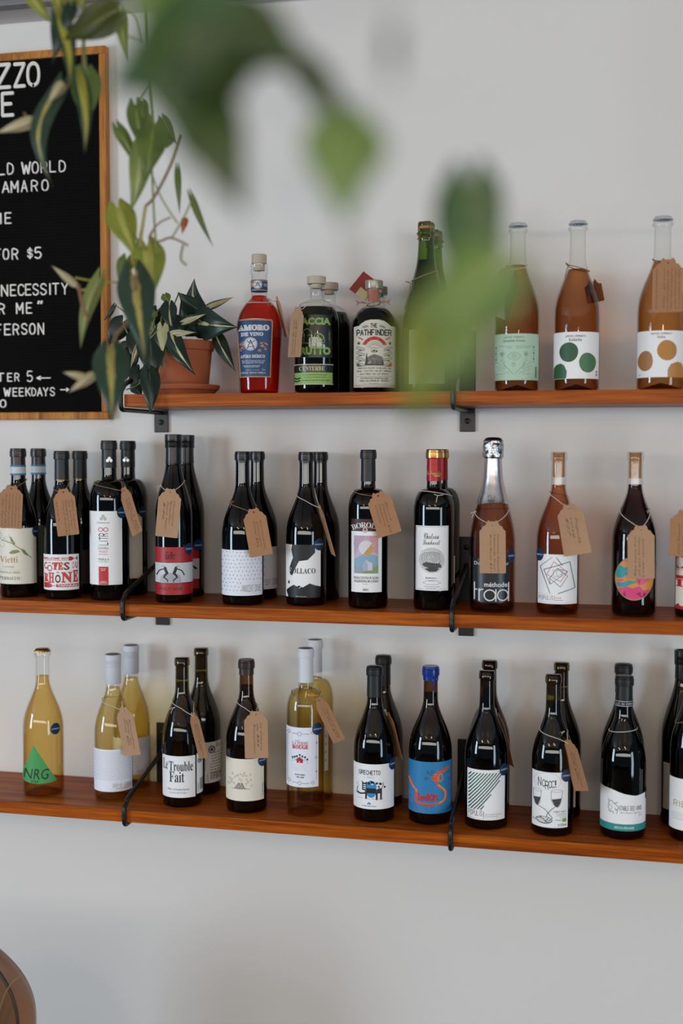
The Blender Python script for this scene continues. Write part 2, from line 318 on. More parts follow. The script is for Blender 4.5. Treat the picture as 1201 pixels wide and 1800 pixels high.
class Art:
    """flat drawing in crop pixels (y down): layers keyed by colour"""
    def __init__(s, crop): s.c = crop; s.L = {}; s.seq = 0; s.last = None; s.n = 0
    def put(s, vs, fs, col):
        V, Fc = s.L.setdefault(tuple(col), ([], [])); o = len(V)
        if s.last != tuple(col): s.seq += 1; s.last = tuple(col)
        s.n += 1; sub = (s.n % 5)*.6
        V += [(v[0], v[1], s.seq*12+sub+(v[2] if len(v) > 2 else 0)) for v in vs]; Fc += [tuple(i+o for i in f) for f in fs]
    def T(s, txt, x0, y0, x1, y1, col, font='sans', bold=0.0, rot=0, w=.8, shear=0.0, gap=1.9):
        if font == 'stroke': vs, fs, _ = stroke_text(txt, w, gap)
        else: vs, fs = font_text(txt, font, bold, shear)
        if not vs: return s
        if rot == 90: vs = [(-v[1], v[0], v[2]) for v in vs]
        elif rot == -90: vs = [(v[1], -v[0], v[2]) for v in vs]
        ax = min(v[0] for v in vs); bx = max(v[0] for v in vs); ay = min(v[1] for v in vs); by = max(v[1] for v in vs)
        s.put([(x0+(v[0]-ax)/(bx-ax+1e-9)*(x1-x0), y1-(v[1]-ay)/(by-ay+1e-9)*(y1-y0), v[2]) for v in vs], fs, col); return s
    def arc(s, txt, cx, cy, r, a0, a1, h, col, font='serif', bold=0.0, wf=.8):
        n = len(txt)
        for i, ch in enumerate(txt):
            if ch == ' ': continue
            a = math.radians(a0+(a1-a0)*(i+.5)/n); vs, fs = font_text(ch, font, bold) if font != 'stroke' else stroke_text(ch, 1.0)[:2]
            ax = min(v[0] for v in vs); bx = max(v[0] for v in vs); by = max(v[1] for v in vs); k = h/max(by, 1e-6)
            o = []
            for v in vs:
                x = (v[0]-(ax+bx)/2)*k*wf; y = v[1]*k
                o.append((cx+(r+y)*math.sin(a)+x*math.cos(a), cy-(r+y)*math.cos(a)+x*math.sin(a)))
            s.put(o, fs, col)
        return s
    def P(s, pts, col):
        s.put(pts, [tuple(range(len(pts)))], col); return s
    def R(s, x0, y0, x1, y1, col): return s.P([(x0, y0), (x1, y0), (x1, y1), (x0, y1)], col)
    def Ln(s, pts, w, col, sm=False):
        if sm: pts = smooth2(pts, 4)
        v, f = ribbon(pts, w); s.put(v, f, col); return s
    def D(s, cx, cy, rx, ry, col, wob=0, n=20):
        s.P([(cx+rx*(1+wob*math.sin(3*q+cx))*math.cos(q), cy+ry*(1+wob*math.cos(2*q+cy))*math.sin(q)) for q in [2*math.pi*i/n for i in range(n)]], col); return s
    def Rg(s, cx, cy, rx, ry, w, col, a0=0, a1=360, n=24):
        pts = [(cx+rx*math.cos(math.radians(a0+(a1-a0)*i/n)), cy+ry*math.sin(math.radians(a0+(a1-a0)*i/n))) for i in range(n+1)]
        return s.Ln(pts, w, col)
    def dash(s, x0, x1, y, h, col, seed=0):
        """a line of print too small to read"""
        rr = random.Random(seed+int(y*7)); x = x0
        while x < x1:
            w = min(rr.uniform(1.2, 3.2)*h, x1-x); s.R(x, y-h*rr.uniform(.35, .5), x+w, y+h*rr.uniform(.3, .5), col); x += w+h*.7
        return s
def cutmesh(vs, fs, step, stepy=0):
    """slice flat faces every `step` along the first axis so they can be bent"""
    bm = bmesh.new(); V = [bm.verts.new((v[0], v[1], v[2] if len(v) > 2 else 0)) for v in vs]
    for f in fs:
        try: bm.faces.new([V[i] for i in f])
        except ValueError: pass
    big = [f for f in bm.faces if len(f.verts) > 4]
    if big: bmesh.ops.triangulate(bm, faces=big)
    if vs:
        lo = min(v[0] for v in vs); hi = max(v[0] for v in vs); x = (math.floor(lo/step)+1)*step
        while x < hi:
            bmesh.ops.bisect_plane(bm, geom=bm.verts[:]+bm.edges[:]+bm.faces[:], plane_co=(x, 0, 0), plane_no=(1, 0, 0)); x += step
        if stepy:
            lo = min(v[1] for v in vs); hi = max(v[1] for v in vs); x = (math.floor(lo/stepy)+1)*stepy
            while x < hi:
                bmesh.ops.bisect_plane(bm, geom=bm.verts[:]+bm.edges[:]+bm.faces[:], plane_co=(0, x, 0), plane_no=(0, 1, 0)); x += stepy
    bm.verts.index_update(); o = [v.co[:] for v in bm.verts]; f2 = [[v.index for v in f.verts] for f in bm.faces]; bm.free(); return o, f2

# ------------------------------------------------------------------ the room
ZS = [1.9089, 1.4849, 1.0604]; TH = .0253; DEP = .2188
tag(MB().box(-4.6, 3.2, 0, .15, 0, 2.74).build('wall_back', PAINT, smooth=False), None, None, kind='structure')
tag(MB().box(-4.6, 3.2, -7, .15, -.1, 0).build('floor', FLOORM, smooth=False), None, None, kind='structure')
tag(MB().box(-4.6, 3.2, -7, .15, 2.74, 2.84).build('ceiling', CEIL, smooth=False), None, None, kind='structure')
tag(MB().box(-4.6, 3.2, -.016, -.0005, .001, .12, .003).build('baseboard_back', mat('trim_paint', (214, 212, 208), .5), smooth=False), None, None, kind='structure')
tag(MB().box(-4.6, -1.0, -.135, -.105, 2.728, 2.7398, .002).build('trim_1', mat('trim_grey', (120, 118, 118), .5), smooth=False), None, None, kind='structure')
# slotted vent at the ceiling edge
t = thing('ceiling_vent', 'grey slotted vent in the ceiling strip above the wall', 'vent', (-.70, -.06, 2.735))
MB().box(-.20, .20, -.030, .030, 0, .0045, .001).build('frame', mat('vent_grey', (150, 148, 146), .5), t, False)
for k in range(5): MB().box(-.185, .185, -.021+k*.0095, -.0165+k*.0095, -.003, -.0002).build('slat', mat('vent_slat', (66, 62, 60), .5), t, False)

# shelves
SHELF_LABEL = ['oiled wooden wall shelf, topmost, carrying spirits, ferments and the plant pot', 'oiled wooden wall shelf in the middle, carrying red and rose wines', 'oiled wooden wall shelf, lowest, carrying white and orange wines']
for i, z in enumerate(ZS):
    x0 = -.9818 if i == 0 else -1.85
    o = MB().box(x0, .62, -DEP, -.0008, z-TH, z, .0012).build('wall_shelf', OAK, smooth=False)
    tag(o, SHELF_LABEL[i], 'shelf', 'wooden wall shelves')
SHN = ['top', 'middle', 'lowest']; SIDE = ['left', 'right']
for i, z in enumerate(ZS):
    for k, X in enumerate((-.9866, -.3155)):
        t = thing('shelf_bracket', 'black iron sling bracket holding the %s shelf, the %s one' % (SHN[i], SIDE[k]), 'bracket', (X, 0, z-.0735), 'black iron shelf brackets')
        o = MB().box(-.016, .016, -.006, -.0006, 0, .207, .0012).build('wall_plate', IRON, t, False)
        for zz in (.022, .185):
            s = MB().lathe([(0, 0), (.0058, 0), (.0058, .0022), (.0035, .0034), (0, .0034)], 16)
            s.v = [(v[0], -v[2]-.006, v[1]+zz) for v in s.v]; s.f = [f[::-1] for f in s.f]
            sc = s.build('screw', IRON, t)
            s = MB().lathe([(0, .0035), (.0018, .0035), (0, .0036)], 6); s.v = [(v[0], -v[2]-.006, v[1]+zz) for v in s.v]; s.build('socket', mat('screw_socket', (60, 60, 62), .3, 1), sc)
        r = .0048; yb = -DEP-r-.0006; zt = .0735; zb = zt-TH-r-.0006
        pts = [(0, -.008, .150), (0, -.03, .1395), (0, yb+.035, .0985), (0, yb+.012, .0870), (0, yb+.002, .0795), (0, yb, .070), (0, yb, .062), (0, yb, zb+.012), (0, yb+.0025, zb+.004), (0, yb+.010, zb), (0, yb+.03, zb), (0, -.03, zb), (0, -.008, zb)]
        MB().tube(smooth_path(pts, 5), r, 12).build('rod', IRON, t)

# ------------------------------------------------------------------ bottles
def profile(kind, R, H, rn):
    P = [(0, .012 if kind not in ('facc', 'path') else .004), (R*.45, .007), (R*.80, .0015), (R*.90, .0), (R*.965, .0015), (R, .006)]
    def ease(z0, z1, ra, rb, f, n=14):
        return [(ra+(rb-ra)*f(k/n), z0+(z1-z0)*k/n) for k in range(1, n+1)]
    if kind == 'amaro':
        P = [(0, .006), (R*.5, .004), (R*.78, .001), (R*.83, 0), (R*.865, .003), (R*.88, .012), (R*.93, H*.2), (R*.985, H*.38), (R, H*.46)]
        P += [(R*math.cos(a)**.9+0*rn, H*.46+(H*.235)*math.sin(a)) for a in [k*math.pi/2/12 for k in range(1, 9)]]
        P += [(rn*1.22, H*.682), (rn*1.02, H*.70), (rn, H*.72), (rn, H*.86), (rn*1.12, H*.865), (rn*1.12, H*.895), (rn*.98, H*.90), (rn*1.1, H*.912), (rn*1.1, H*.935)]
        return P
    if kind in ('facc', 'path'):
        z1 = H*(.60 if kind == 'facc' else .57); z2 = H*(.80 if kind == 'facc' else .775)
        P += [(R, z1)]
        P += [(rn*1.0+(R-rn)*math.cos(a), z1+(z2-z1)*math.sin(a)) for a in [k*math.pi/2/12 for k in range(1, 12)]]
        P += [(rn*1.04, z2+.001), (rn, z2+.006), (rn, H*.905), (rn*1.25, H*.912), (rn*1.28, H*.925), (rn*1.2, H*.935)]
        return P
    if kind == 'bord':
        zs, zn = .625*H, .765*H; P += [(R, zs*.5), (R, zs)]
        P += [(rn*1.12+(R-rn*1.12)*math.cos(a)**.85, zs+(zn-zs)*.93*math.sin(a)) for a in [k*math.pi/2/12 for k in range(1, 12)]]
        P += [(rn*1.10, zn*.985), (rn*1.03, zn*1.0), (rn, zn*1.03)]
    else:
        zs, zn, f = {'burg': (.43, .80, lambda q: q**1.25), 'flute': (.50, .86, lambda q: q**1.05), 'champ': (.40, .82, lambda q: q**1.15), 'rhone': (.47, .80, lambda q: q**1.2)}[kind]
        zs *= H; zn *= H; P += [(R, zs*.5), (R, zs*.9), (R, zs)]
        P += ease(zs, zn, R, rn, lambda q: .5-.5*math.cos(math.pi*f(q)) if kind != 'champ' else (.5-.5*math.cos(math.pi*q**1.1))*.75+.25*q)
    ln = rn*.96 if kind != 'champ' else rn*.90
    if kind == 'champ': P += [(rn*.93, H*.88), (ln, H*.922), (rn*1.10, H*.928), (rn*1.14, H*.937), (rn*1.04, H*.945), (ln, H*.95), (ln, H*.972), (rn*.98, H*.978), (rn*.98, H*.992), (rn*.8, H), (0, H)]
    else: P += [(ln, H*.94), (ln, H*.9435), (rn*1.09, H*.9455), (rn*1.11, H*.955), (rn*1.11, H*.985), (rn*1.05, H*.988), (rn*1.06, H*.996), (rn*.92, H), (0, H)]
    return P
class Bottle:
    def __init__(s, name, label, sh, X, Y, H, R, kind, gl, rn=.0142, liquid=None, level=.82, group=None, n=44):
        s.sh, s.X, s.Y, s.H, s.R, s.rn, s.kind = sh, X, Y, H, R, rn, kind
        s.t = thing(name, label, 'bottle', (X, Y, ZS[sh]+.0004), group); s.z0 = ZS[sh]
        s.P = profile(kind, R, H, rn); s.glass = gl
        s.body = MB().lathe(s.P, n).build('glass_body', G[gl], s.t)
        if liquid:
            top = level*H; q = [(max(0, r-.0022), z+(.003 if z < .02 else 0)) for r, z in s.P if z < top]
            q.append((max(.002, s.r(top)-.0022), top)); q.append((0, top))
            MB().lathe(q, n).build('liquid', LQ[liquid], s.t)
    def r(s, z):
        P = s.P[3:]
        if z <= P[0][1]: return s.R
        for (r0, z0), (r1, z1) in zip(P, P[1:]):
            if z0 <= z <= z1: return r0+(r1-r0)*((z-z0)/(z1-z0) if z1 > z0 else 0)
        return P[-2][0]
    def _hit(s, x, y, R):
        d = ray(x, y); qx, qy = CAM.x-s.X, CAM.y-s.Y
        a = d.x*d.x+d.y*d.y; b = qx*d.x+qy*d.y; c = qx*qx+qy*qy-R*R
        D = b*b-a*c; t = (-b-math.sqrt(max(D, 0)))/a; p = CAM+d*t
        return math.atan2(p.x-s.X, -(p.y-s.Y)), p.z-s.z0
    def axis_px(s, z): return proj((s.X, s.Y, s.z0+z))[0]
    def zpx(s, y):
        z = .1
        for _ in range(4): z = s._hit(s.axis_px(z), y, s.r(z))[1]
        return z
    def pt(s, ang, z, off): r = s.r(z)+off; return (r*math.sin(ang), -r*math.cos(ang), z)
    def wrap(s, vs, fs, name, m, parent, off, crop, step=4.5, pcen=None):
        ox, oy, k = crop; ps = [(ox+v[0]/k, oy+v[1]/k, v[2] if len(v) > 2 else 0) for v in vs]
        if not ps: return None
        ym = pcen[1] if pcen else sum(p[1] for p in ps)/len(ps)
        ps, fs = cutmesh(ps, fs, 12)
        zc = {}; ac = {}; mid = []
        for x, y, hl in ps:
            ky = round(y, 2); kx = round(x, 2)
            if ky not in zc: zc[ky] = s.zpx(y)
            if kx not in ac: ac[kx] = s._hit(x, ym, s.r(s.zpx(ym)))[0]
            mid.append((ac[kx], zc[ky], hl))
        mid, fs = cutmesh(mid, fs, .095, .007 if s.kind == 'amaro' else 0)
        out = [s.pt(a, z, off+hl*1.4e-6) for a, z, hl in mid]
        mb = MB().add(out, fs)
        return mb.build(name, m, parent)
    def label(s, crop, rect, art=None, m=None, name='label', shape=None, off=.0003, grow=0, pname='print'):
        x0, x1, y0, y1 = rect; m = m or LABELW
        pts = shape or [(x0, y0), (x1, y0), (x1, y1), (x0, y1)]
        cen = (crop[0]+(x0+x1)/2/crop[2], crop[1]+(y0+y1)/2/crop[2])
        o = s.wrap(pts, [tuple(range(len(pts)))], name, m, s.t, off, crop, pcen=cen)
        if art:
            for i, (col, (V, Fc)) in enumerate(art.L.items()):
                s.wrap(V, Fc, pname, ink(col), o, off+.00015, crop, pcen=cen)
        return o
    def sticker(s, crop, cx, cy, rx=None, m=None):
        rp = .0122/px_m(crop[0]+cx/crop[2], crop[1]+cy/crop[2], s.Y-s.R)
        x, y = crop[0]+cx/crop[2], crop[1]+cy/crop[2]
        a0, z0 = s._hit(x, y, s.R)[0], s.zpx(y); r = s.r(z0)
        N = 24; R1 = .0122; vs = [s.pt(a0, z0, .0011)]; fs = []
        for ring in (1, 2, 3):
            for i in range(N):
                q = 2*math.pi*i/N; vs.append(s.pt(a0+R1*ring/3*math.cos(q)/r, z0+R1*ring/3*math.sin(q), .0011))
        for i in range(N):
            j = (i+1) % N; fs.append((0, 1+i, 1+j))
            for k in (0, 1): fs.append((1+k*N+i, 1+(k+1)*N+i, 1+(k+1)*N+j, 1+k*N+j))
        o = MB().add(vs, fs).build('round_sticker', NAVY, s.t)
        v, f, w = stroke_text('INTERMEZZO', 1.0, 1.7); k = .0195/w
        v2 = [((p[0]-w/2)*k, (p[1]-3)*k*1.05, p[2]) for p in v]
        MB().add([s.pt(a0+p[0]/r, z0+p[1], .0014+p[2]*6e-6) for p in v2], f).build('lettering', ink((214, 222, 230)), o)
    def lathe_part(s, name, m, z0, z1=None, off=.0007, close=True, parent=None, n=40, wob=None, extra=None):
        z1 = z1 or s.H; q = [(s.r(z0)+off-.0004, z0), (s.r(z0)+off, z0+.0004)]+[(r+off, z) for r, z in s.P if z0+.0006 < z < z1 and r > .001]
        if close: q += [(q[-1][0], z1-.001), (q[-1][0]-.0012, z1+off), (0, z1+off)]
        else: q += [(s.r(z1)+off, z1), (s.r(z1)+off-.0004, z1+.0004)]
        return MB().lathe(q, n, wob=wob).build(name, m, parent or s.t, sharp=35)
    def capsule(s, y, m=None, name='capsule', crop=None):
        z0 = s.zpx(y) if y > 5 else y
        return s.lathe_part(name, m or BLACKCAP, z0)
    def cap_top(s, m): MB().lathe([(0, s.H+.0009), (s.rn*.85, s.H+.0009), (s.rn*.85, s.H+.0012), (0, s.H+.0013)], 28).build('cap_disc', m, s.t)
    def screwcap(s, y, m, m2=None):
        z0 = y if y < 5 else s.zpx(y); H = s.H; r = s.rn*1.11+.0006
        zc = H-.026
        q = [(r-.0006, z0), (r, z0+.001), (r, zc-.002), (r-.0006, zc-.0015), (r-.0006, zc-.0006), (r, zc)]
        for k in range(4): z = zc+.002+k*.0022; q += [(r+.0002, z), (r-.0005, z+.0008), (r+.0002, z+.0016)]
        q += [(r+.0004, H-.010), (r+.0004, H-.0012), (r-.0008, H), (0, H)]
        return MB().lathe(q, 40).build('screw_cap', m, s.t, sharp=40)
    def cork_in(s, y0, m=None, word=None):
        z0 = s.zpx(y0); r = s.rn*.80
        c = MB().lathe([(0, z0), (r-.001, z0), (r, z0+.001), (r, s.H-.002), (0, s.H-.002)], 28).build('cork', m or CORK, s.t)
        if word:
            v, f, w = stroke_text(word, .9); hh = (s.H-z0)*.72; k = hh/w; sc = .0062/6
            pts = [(-(p[1]-3)*sc*1.0, (p[0])*k+z0+.006, p[2]) for p in v]
            pts, f = cutmesh(pts, f, .003)
            MB().add([((r+.0004+h*6e-6)*math.sin(a/r-.12), -(r+.0004+h*6e-6)*math.cos(a/r-.12), z) for a, z, h in pts], f).build('lettering', ink((40, 30, 26)), c)
        return c
    def crown(s, m):
        H = s.H; r = s.rn*1.0
        def wob(rr, z, a): return rr*(1+.06*math.cos(21*a)) if z < H-.0015 and rr > r*.9 else rr
        return MB().lathe([(r*1.16, H-.0055), (r*1.14, H-.004), (r*1.06, H-.001), (r*.95, H+.0012), (r*.6, H+.002), (0, H+.0022)], 84, wob=wob).build('crown_cap', m, s.t)
    def ring(s, crop, yl, yr, m, r=.0008, tilt=0):
        zl, zr = s.zpx(crop[1]+yl/crop[2]), s.zpx(crop[1]+yr/crop[2]); pts = []
        for k in range(28):
            a = 2*math.pi*k/28; z = (zl+zr)/2+(zr-zl)/2*math.sin(a)-tilt*math.cos(a); pts.append(s.pt(a, z, r+.0003))
        return pts
    def band(s, crop, y0, y1, m, art=None, name='neck_band', off=.0012):
        z0, z1 = s.zpx(crop[1]+y1/crop[2]), s.zpx(crop[1]+y0/crop[2])
        o = s.lathe_part(name, m, z0, z1, off, close=False)
        if art:
            for i, (col, (V, Fc)) in enumerate(art.L.items()): s.wrap(V, Fc, 'print', ink(col), o, off+.0002, crop, step=3)
        return o

def card_outline(w, h):
    """luggage tag, hole at the origin, x right, y down"""
    def q(cx, cy, r, a0, a1, n=5): return [(cx+r*math.cos(math.radians(a0+(a1-a0)*k/n)), cy+r*math.sin(math.radians(a0+(a1-a0)*k/n))) for k in range(n+1)]
    top = -.068*h; sh = .115*h; c = .05*w
    right = [(.10*w, top+.004*h)]+q(.05*w, .0, .20*w, -62, -8, 4)+[(.265*w, .012*h)]+q(.27*w, .012*h+.13*w, .13*w, -90, -10, 4)+[(.42*w, sh-.035*h)]+q(.5*w-.06*w, sh+.02*h-.005*h, .06*w, -80, 0, 3)
    right = [(0, top)]+right+q(.5*w-c, .93*h-c, c, 0, 90, 3)
    left = [(-x, y) for x, y in right[1:]][::-1]
    return right+left
_ntag = [0]
def paper_tag(b, label, crop, hole, bot, Yh=None, Yb=None, yaw=0, w=.046, h=None, lines=(), rdir=-90, m=None, strands=None, twine=None, knot=None, curl=0.0, inkc=(92, 66, 48), front=True, tx=(.10, .92)):
    """b: bottle; hole / bot: crop pixels of the hole and of the middle of the lower edge"""
    cx = lambda p: (crop[0]+p[0]/crop[2], crop[1]+p[1]/crop[2])
    hp, bp = cx(hole), cx(bot)
    Yh = b.Y-b.R-.003 if Yh is None else Yh; Yb = Yh if Yb is None else Yb
    A = at(hp[0], hp[1], Yh); B = at(bp[0], bp[1], Yb); dn = (B-A); L = dn.length; dn.normalize(); h = L/.93
    y = math.radians(yaw); ex = Vector((math.cos(y), math.sin(y), 0)); ex = (ex-dn*ex.dot(dn)).normalized(); nz = ex.cross(dn)
    if nz.y > 0: nz = -nz
    t = thing('paper_tag', label, 'tag', A, 'handwritten kraft tags on the bottles'); m = m or KRAFT
    ol = card_outline(w, h); hr = .0019
    hole_pts = [(hr*math.cos(2*math.pi*k/12+math.pi/2), hr*math.sin(2*math.pi*k/12+math.pi/2)) for k in range(13)][::-1]
    # card = outer outline with a slit to the hole
    bm = bmesh.new()
    o_v = [bm.verts.new((p[0], p[1], 0)) for p in ol]; h_v = [bm.verts.new((p[0], p[1], 0)) for p in hole_pts[:-1]]
    eds = [bm.edges.new((o_v[i], o_v[(i+1) % len(o_v)])) for i in range(len(o_v))]+[bm.edges.new((h_v[i], h_v[(i+1) % 12])) for i in range(12)]
    bmesh.ops.triangle_fill(bm, use_beauty=True, edges=eds)
    xs = -w/2+.004
    while xs < w/2:
        bmesh.ops.bisect_plane(bm, geom=bm.verts[:]+bm.edges[:]+bm.faces[:], plane_co=(xs, 0, 0), plane_no=(1, 0, 0)); xs += .0075
    bm.verts.index_update(); V = [v.co.copy() for v in bm.verts]; Fs = [[v.index for v in f.verts] for f in bm.faces]
    be = [(e.verts[0].index, e.verts[1].index) for e in bm.edges if e.is_boundary]; bm.free()
    def map3(x, yy, off): return ex*x+dn*yy+nz*(off-curl*(x+w/2)**2*30*(yy/h if yy > 0 else 0))
    n = len(V); vs = [map3(v.x, v.y, .0004) for v in V]+[map3(v.x, v.y, -.0004) for v in V]
    fs = Fs+[[i+n for i in f][::-1] for f in Fs]+[(a, c2, c2+n, a+n) for a, c2 in be]
    card = MB().add([tuple(v) for v in vs], fs).build('card', m, t, False)
    if lines:
        k = len(lines); vs = []; fs = []
        for i, ln in enumerate(lines):
            tv, tf = font_text(ln, 'sans', -.012, .35); 
            if not tv: continue
            ax = min(p[0] for p in tv); bx = max(p[0] for p in tv); ln_len = (.93*h-.16*h)*min(1, .36+.045*len(ln)); sc = ln_len/(bx-ax)
            sc_y = min(sc*1.15, .8*w*.9/k/1.0)
            c0 = (1-(i+.5)/k*.86-.07) if rdir == -90 else ((i+.5)/k*.86+.07)
            xc = -w/2+c0*w; oo = len(vs)
            jit = random.uniform(0, .04*h)
            for p in tv:
                u = (p[0]-ax)*sc; v = (p[1]-.3)*sc_y
                if rdir == -90: X2, Y2 = xc+v, .16*h+jit+u
                else: X2, Y2 = xc-v, .90*h-jit-u
                vs.append(map3(X2, Y2, .0007)); 
            fs += [tuple(q+oo for q in f) for f in tf]
        MB().add([tuple(v) for v in vs], fs).build('handwriting', ink(inkc), card, False)
    # string around the neck
    if strands:
        (xl, yl), (xr, yr) = cx(strands[0]), cx(strands[1]); tw = twine or TWINE
        al, zl = b._hit(xl, yl, b.r(b.zpx(yl)))[0], b.zpx(yl); ar, zr = b._hit(xr, yr, b.r(b.zpx(yr)))[0], b.zpx(yr)
        al = min(al, -1.25); ar = max(ar, 1.25)
        hx, hy = A.x-b.X, A.y-b.Y; ah = math.atan2(hx, -hy); rh = math.hypot(hx, hy); zh = A.z-b.z0
        def strand(a0, z0, n=14):
            o = []
            for k in range(n+1):
                q = k/n; a = ah+(a0-ah)*q; z = zh+(z0-zh)*q+.004*math.sin(math.pi*q)*-1; r0 = b.r(z0)+.0012
                # straight run in plan, pushed out where the glass is in the way
                px = hx+(r0*math.sin(a0)-hx)*q; py = hy+(-r0*math.cos(a0)-hy)*q; rr = math.hypot(px, py); mn = b.r(z)+.0014
                if rr < mn: px, py = px/rr*mn, py/rr*mn
                o.append(Vector((px, py, z)))
            return o
        back = []
        for k in range(1, 20):
            q = k/20; a = al-(2*math.pi-(ar-al))*q; z = zl+(zr-zl)*q; back.append(Vector(b.pt(a, z, .0012)))
        path = strand(al, zl)+back+strand(ar, zr)[::-1]
        off = Vector((b.X, b.Y, b.z0))-A; path = [p+off for p in path]
        path[0] = nz*.0016; path[-1] = nz*.0016
        mb = MB().tube(path, .00075, 6)
        hp3 = [Vector((0, 0, 0))+nz*.0016, nz*-.0016]; mb.tube(hp3, .0009, 6)
        if knot:
            kx, ky = cx(knot); az, zz = b._hit(kx, ky, b.r(b.zpx(ky)))[0], b.zpx(ky); K = Vector(b.pt(az, zz, .002))+off
            mb.lathe([(0, -.0016), (.0018, 0), (0, .0016)], 8, K)
            for dx, dz in ((-.010, -.004), (-.007, -.013)):
                mb.tube(smooth_path([K, K+Vector((dx*.5, -.003, dz*.3)), K+Vector((dx, -.002, dz))], 4), .0006, 5)
        mb.build('string', tw, t)
    return t

c6 = (0, 750, 3.246); c7 = (200, 740, 2.86); c8 = (580, 760, 3.532); cR = (880, 760, 3.741); c4 = (400, 430, 3.753); c5 = (680, 360, 2.305)
B1 = (0, 1110, 4.003); B2 = (200, 1110, 4.003); B3 = (480, 1110, 4.867); B4 = (680, 1140, 4.737); B5 = (900, 1130, 3.99)
PF = (600, 470, 7.825); SO = (1060, 360, 5.0); VI = (0, 760, 6.0); LI = (150, 880, 9.478); TR = (820, 760, 5.45); KF = (190, 960, 8.58)
RX = (1120, 760, 5.0); RY = (1120, 1130, 4.617); C0 = (0, 0, 1)
BLK = (24, 24, 26); GRY = (120, 120, 122); RED = (184, 30, 34); LG = (170, 168, 166)

# ---- middle shelf, from the left
def vietti(b, back=False):
    cap = mat('maroon_capsule', (46, 22, 26), .32)
    b.capsule(b.H-.052, cap)
    z = b.H-.052
    o = b.lathe_part('neck_band', mat('band_white', (196, 200, 204), .5), z-.004, z+.017, .0013, close=False)
    for q in (z-.0042, z+.0135): b.lathe_part('band_edge', mat('band_blue', (40, 120, 150), .5), q, q+.0035, .0017, close=False, parent=o)
b = Bottle('wine_bottle', 'white-labelled red wine bottle with plant drawing and blue-white neck band, at the left frame edge', 1, -1.2570, -.1426, .3141, .040, 'burg', 'black', .0150, group='wine bottles on the middle shelf'); vietti(b)
a = Art(VI)
for p in ([(0,1050),(20,1085),(10,1120),(30,1150)], [(0,1125),(40,1120),(75,1140),(90,1175)], [(90,1070),(110,1110),(60,1100),(40,1150)], [(0,1190),(20,1215),(55,1200),(40,1180)], [(-60,1080),(-30,1110),(-10,1160)], [(-40,1200),(-20,1150),(10,1170)]): a.Ln(p, 2.2, (150, 150, 150), True)
a.Ln([(20,1140),(120,1170),(180,1210),(250,1255),(330,1330)], 9, (148, 152, 110), True)
a.P([(105,1100),(118,1105),(165,1180),(150,1185),(118,1150)], (122, 130, 84)).P([(95,1275),(130,1245),(185,1240),(215,1262),(160,1280),(120,1285)], (134, 142, 96)).P([(225,1228),(262,1245),(300,1300),(290,1308),(250,1285),(232,1255)], (116, 126, 82))
a.T('Vietti', 0, 1310, 186, 1378, (196, 150, 88), 'serif', -.004).T('LANGHE', 30, 1410, 150, 1432, (170, 166, 160), 'serif', -.004).R(-60, 1448, 262, 1450, (170, 166, 160)).T('NEBBIOLO 2022', -60, 1467, 208, 1490, (150, 146, 142), 'serif', -.004).T('PERBACCO', -8, 1525, 206, 1558, (110, 106, 104), 'serif', -.004)
b.label(VI, (-150, 384, 1013, 1602), a, LABELC); b.sticker(VI, 376, 1052)
paper_tag(b, 'kraft tag covered in small handwriting above the plant-drawing label, at the left frame edge', VI, (122, 596), (105, 1010), yaw=8, w=.050, lines=['earthy, dry', 'a bit of everything', 'burst of raspberry', 'mixed spice and plum', 'round and elegant with a', 'long and refined finish'], rdir=90, strands=((-10, 560), (285, 492)), twine=JUTE, knot=(282, 500), tx=(.05, .95))
b = Bottle('wine_bottle', 'red wine bottle with maroon capsule standing behind the plant-label bottle', 1, -1.2520, -.060, .3141, .040, 'burg', 'black', .0150, group='wine bottles on the middle shelf'); vietti(b)
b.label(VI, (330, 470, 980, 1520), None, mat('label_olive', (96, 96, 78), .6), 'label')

b = Bottle('wine_bottle', 'red wine bottle with red block-lettered Côtes du Rhône label and matte black capsule', 1, -1.1520, -.1518, .3089, .0386, 'rhone', 'black', .0145, group='wine bottles on the middle shelf'); b.capsule(b.H-.060)
b.lathe_part('gold_line', mat('gold', (150, 120, 60), .35, 1), b.H-.0615, b.H-.0595, .0006, close=False)
a = Art(VI); C1, C2, C3 = (204, 62, 44), (150, 30, 38), (196, 96, 108)
a.T('MILLÉSIME 2023', 468, 1314, 716, 1344, (176, 60, 50), 'sans', .02).R(470, 1350, 716, 1355, (190, 110, 100))
a.P([(724,1316),(752,1312),(776,1326),(776,1344),(752,1358),(724,1356)], (178, 40, 40)).R(776, 1331, 800, 1337, (178, 40, 40)).P([(816,1308),(800,1330),(800,1338),(816,1362)], (178, 40, 40))
for ch, x0, x1, y0, y1, c in (('C',470,500,1372,1448,C1),('O',498,556,1398,1472,C3),('T',552,612,1372,1452,C1),('E',612,668,1372,1452,C1),('S',672,736,1372,1456,C2),('D',762,788,1372,1440,(226, 150, 160)),('U',794,818,1372,1440,C2),
    ('R',470,512,1490,1580,C1),('H',514,572,1480,1590,C1),('O',580,640,1500,1592,(120, 16, 24)),('N',646,762,1476,1590,C1),('E',768,822,1460,1586,C1)): a.T(ch, x0, y0, x1, y1, c, 'serif' if ch in 'THNER' else 'sans', .03)
a.P([(504,1390),(526,1370),(550,1390),(526,1380)], C2).P([(586,1490),(610,1470),(636,1490),(610,1480)], C2)
a.P([(470,1586),(520,1588),(548,1606),(548,1634),(520,1642),(470,1642)], (190, 44, 44)).R(548, 1616, 582, 1624, (190, 44, 44)).R(592, 1602, 824, 1634, (190, 44, 44)).T('TAPARAS', 604, 1607, 814, 1629, (236, 226, 222), 'sans', .04)
b.label(VI, (458, 832, 1290, 1666), a)
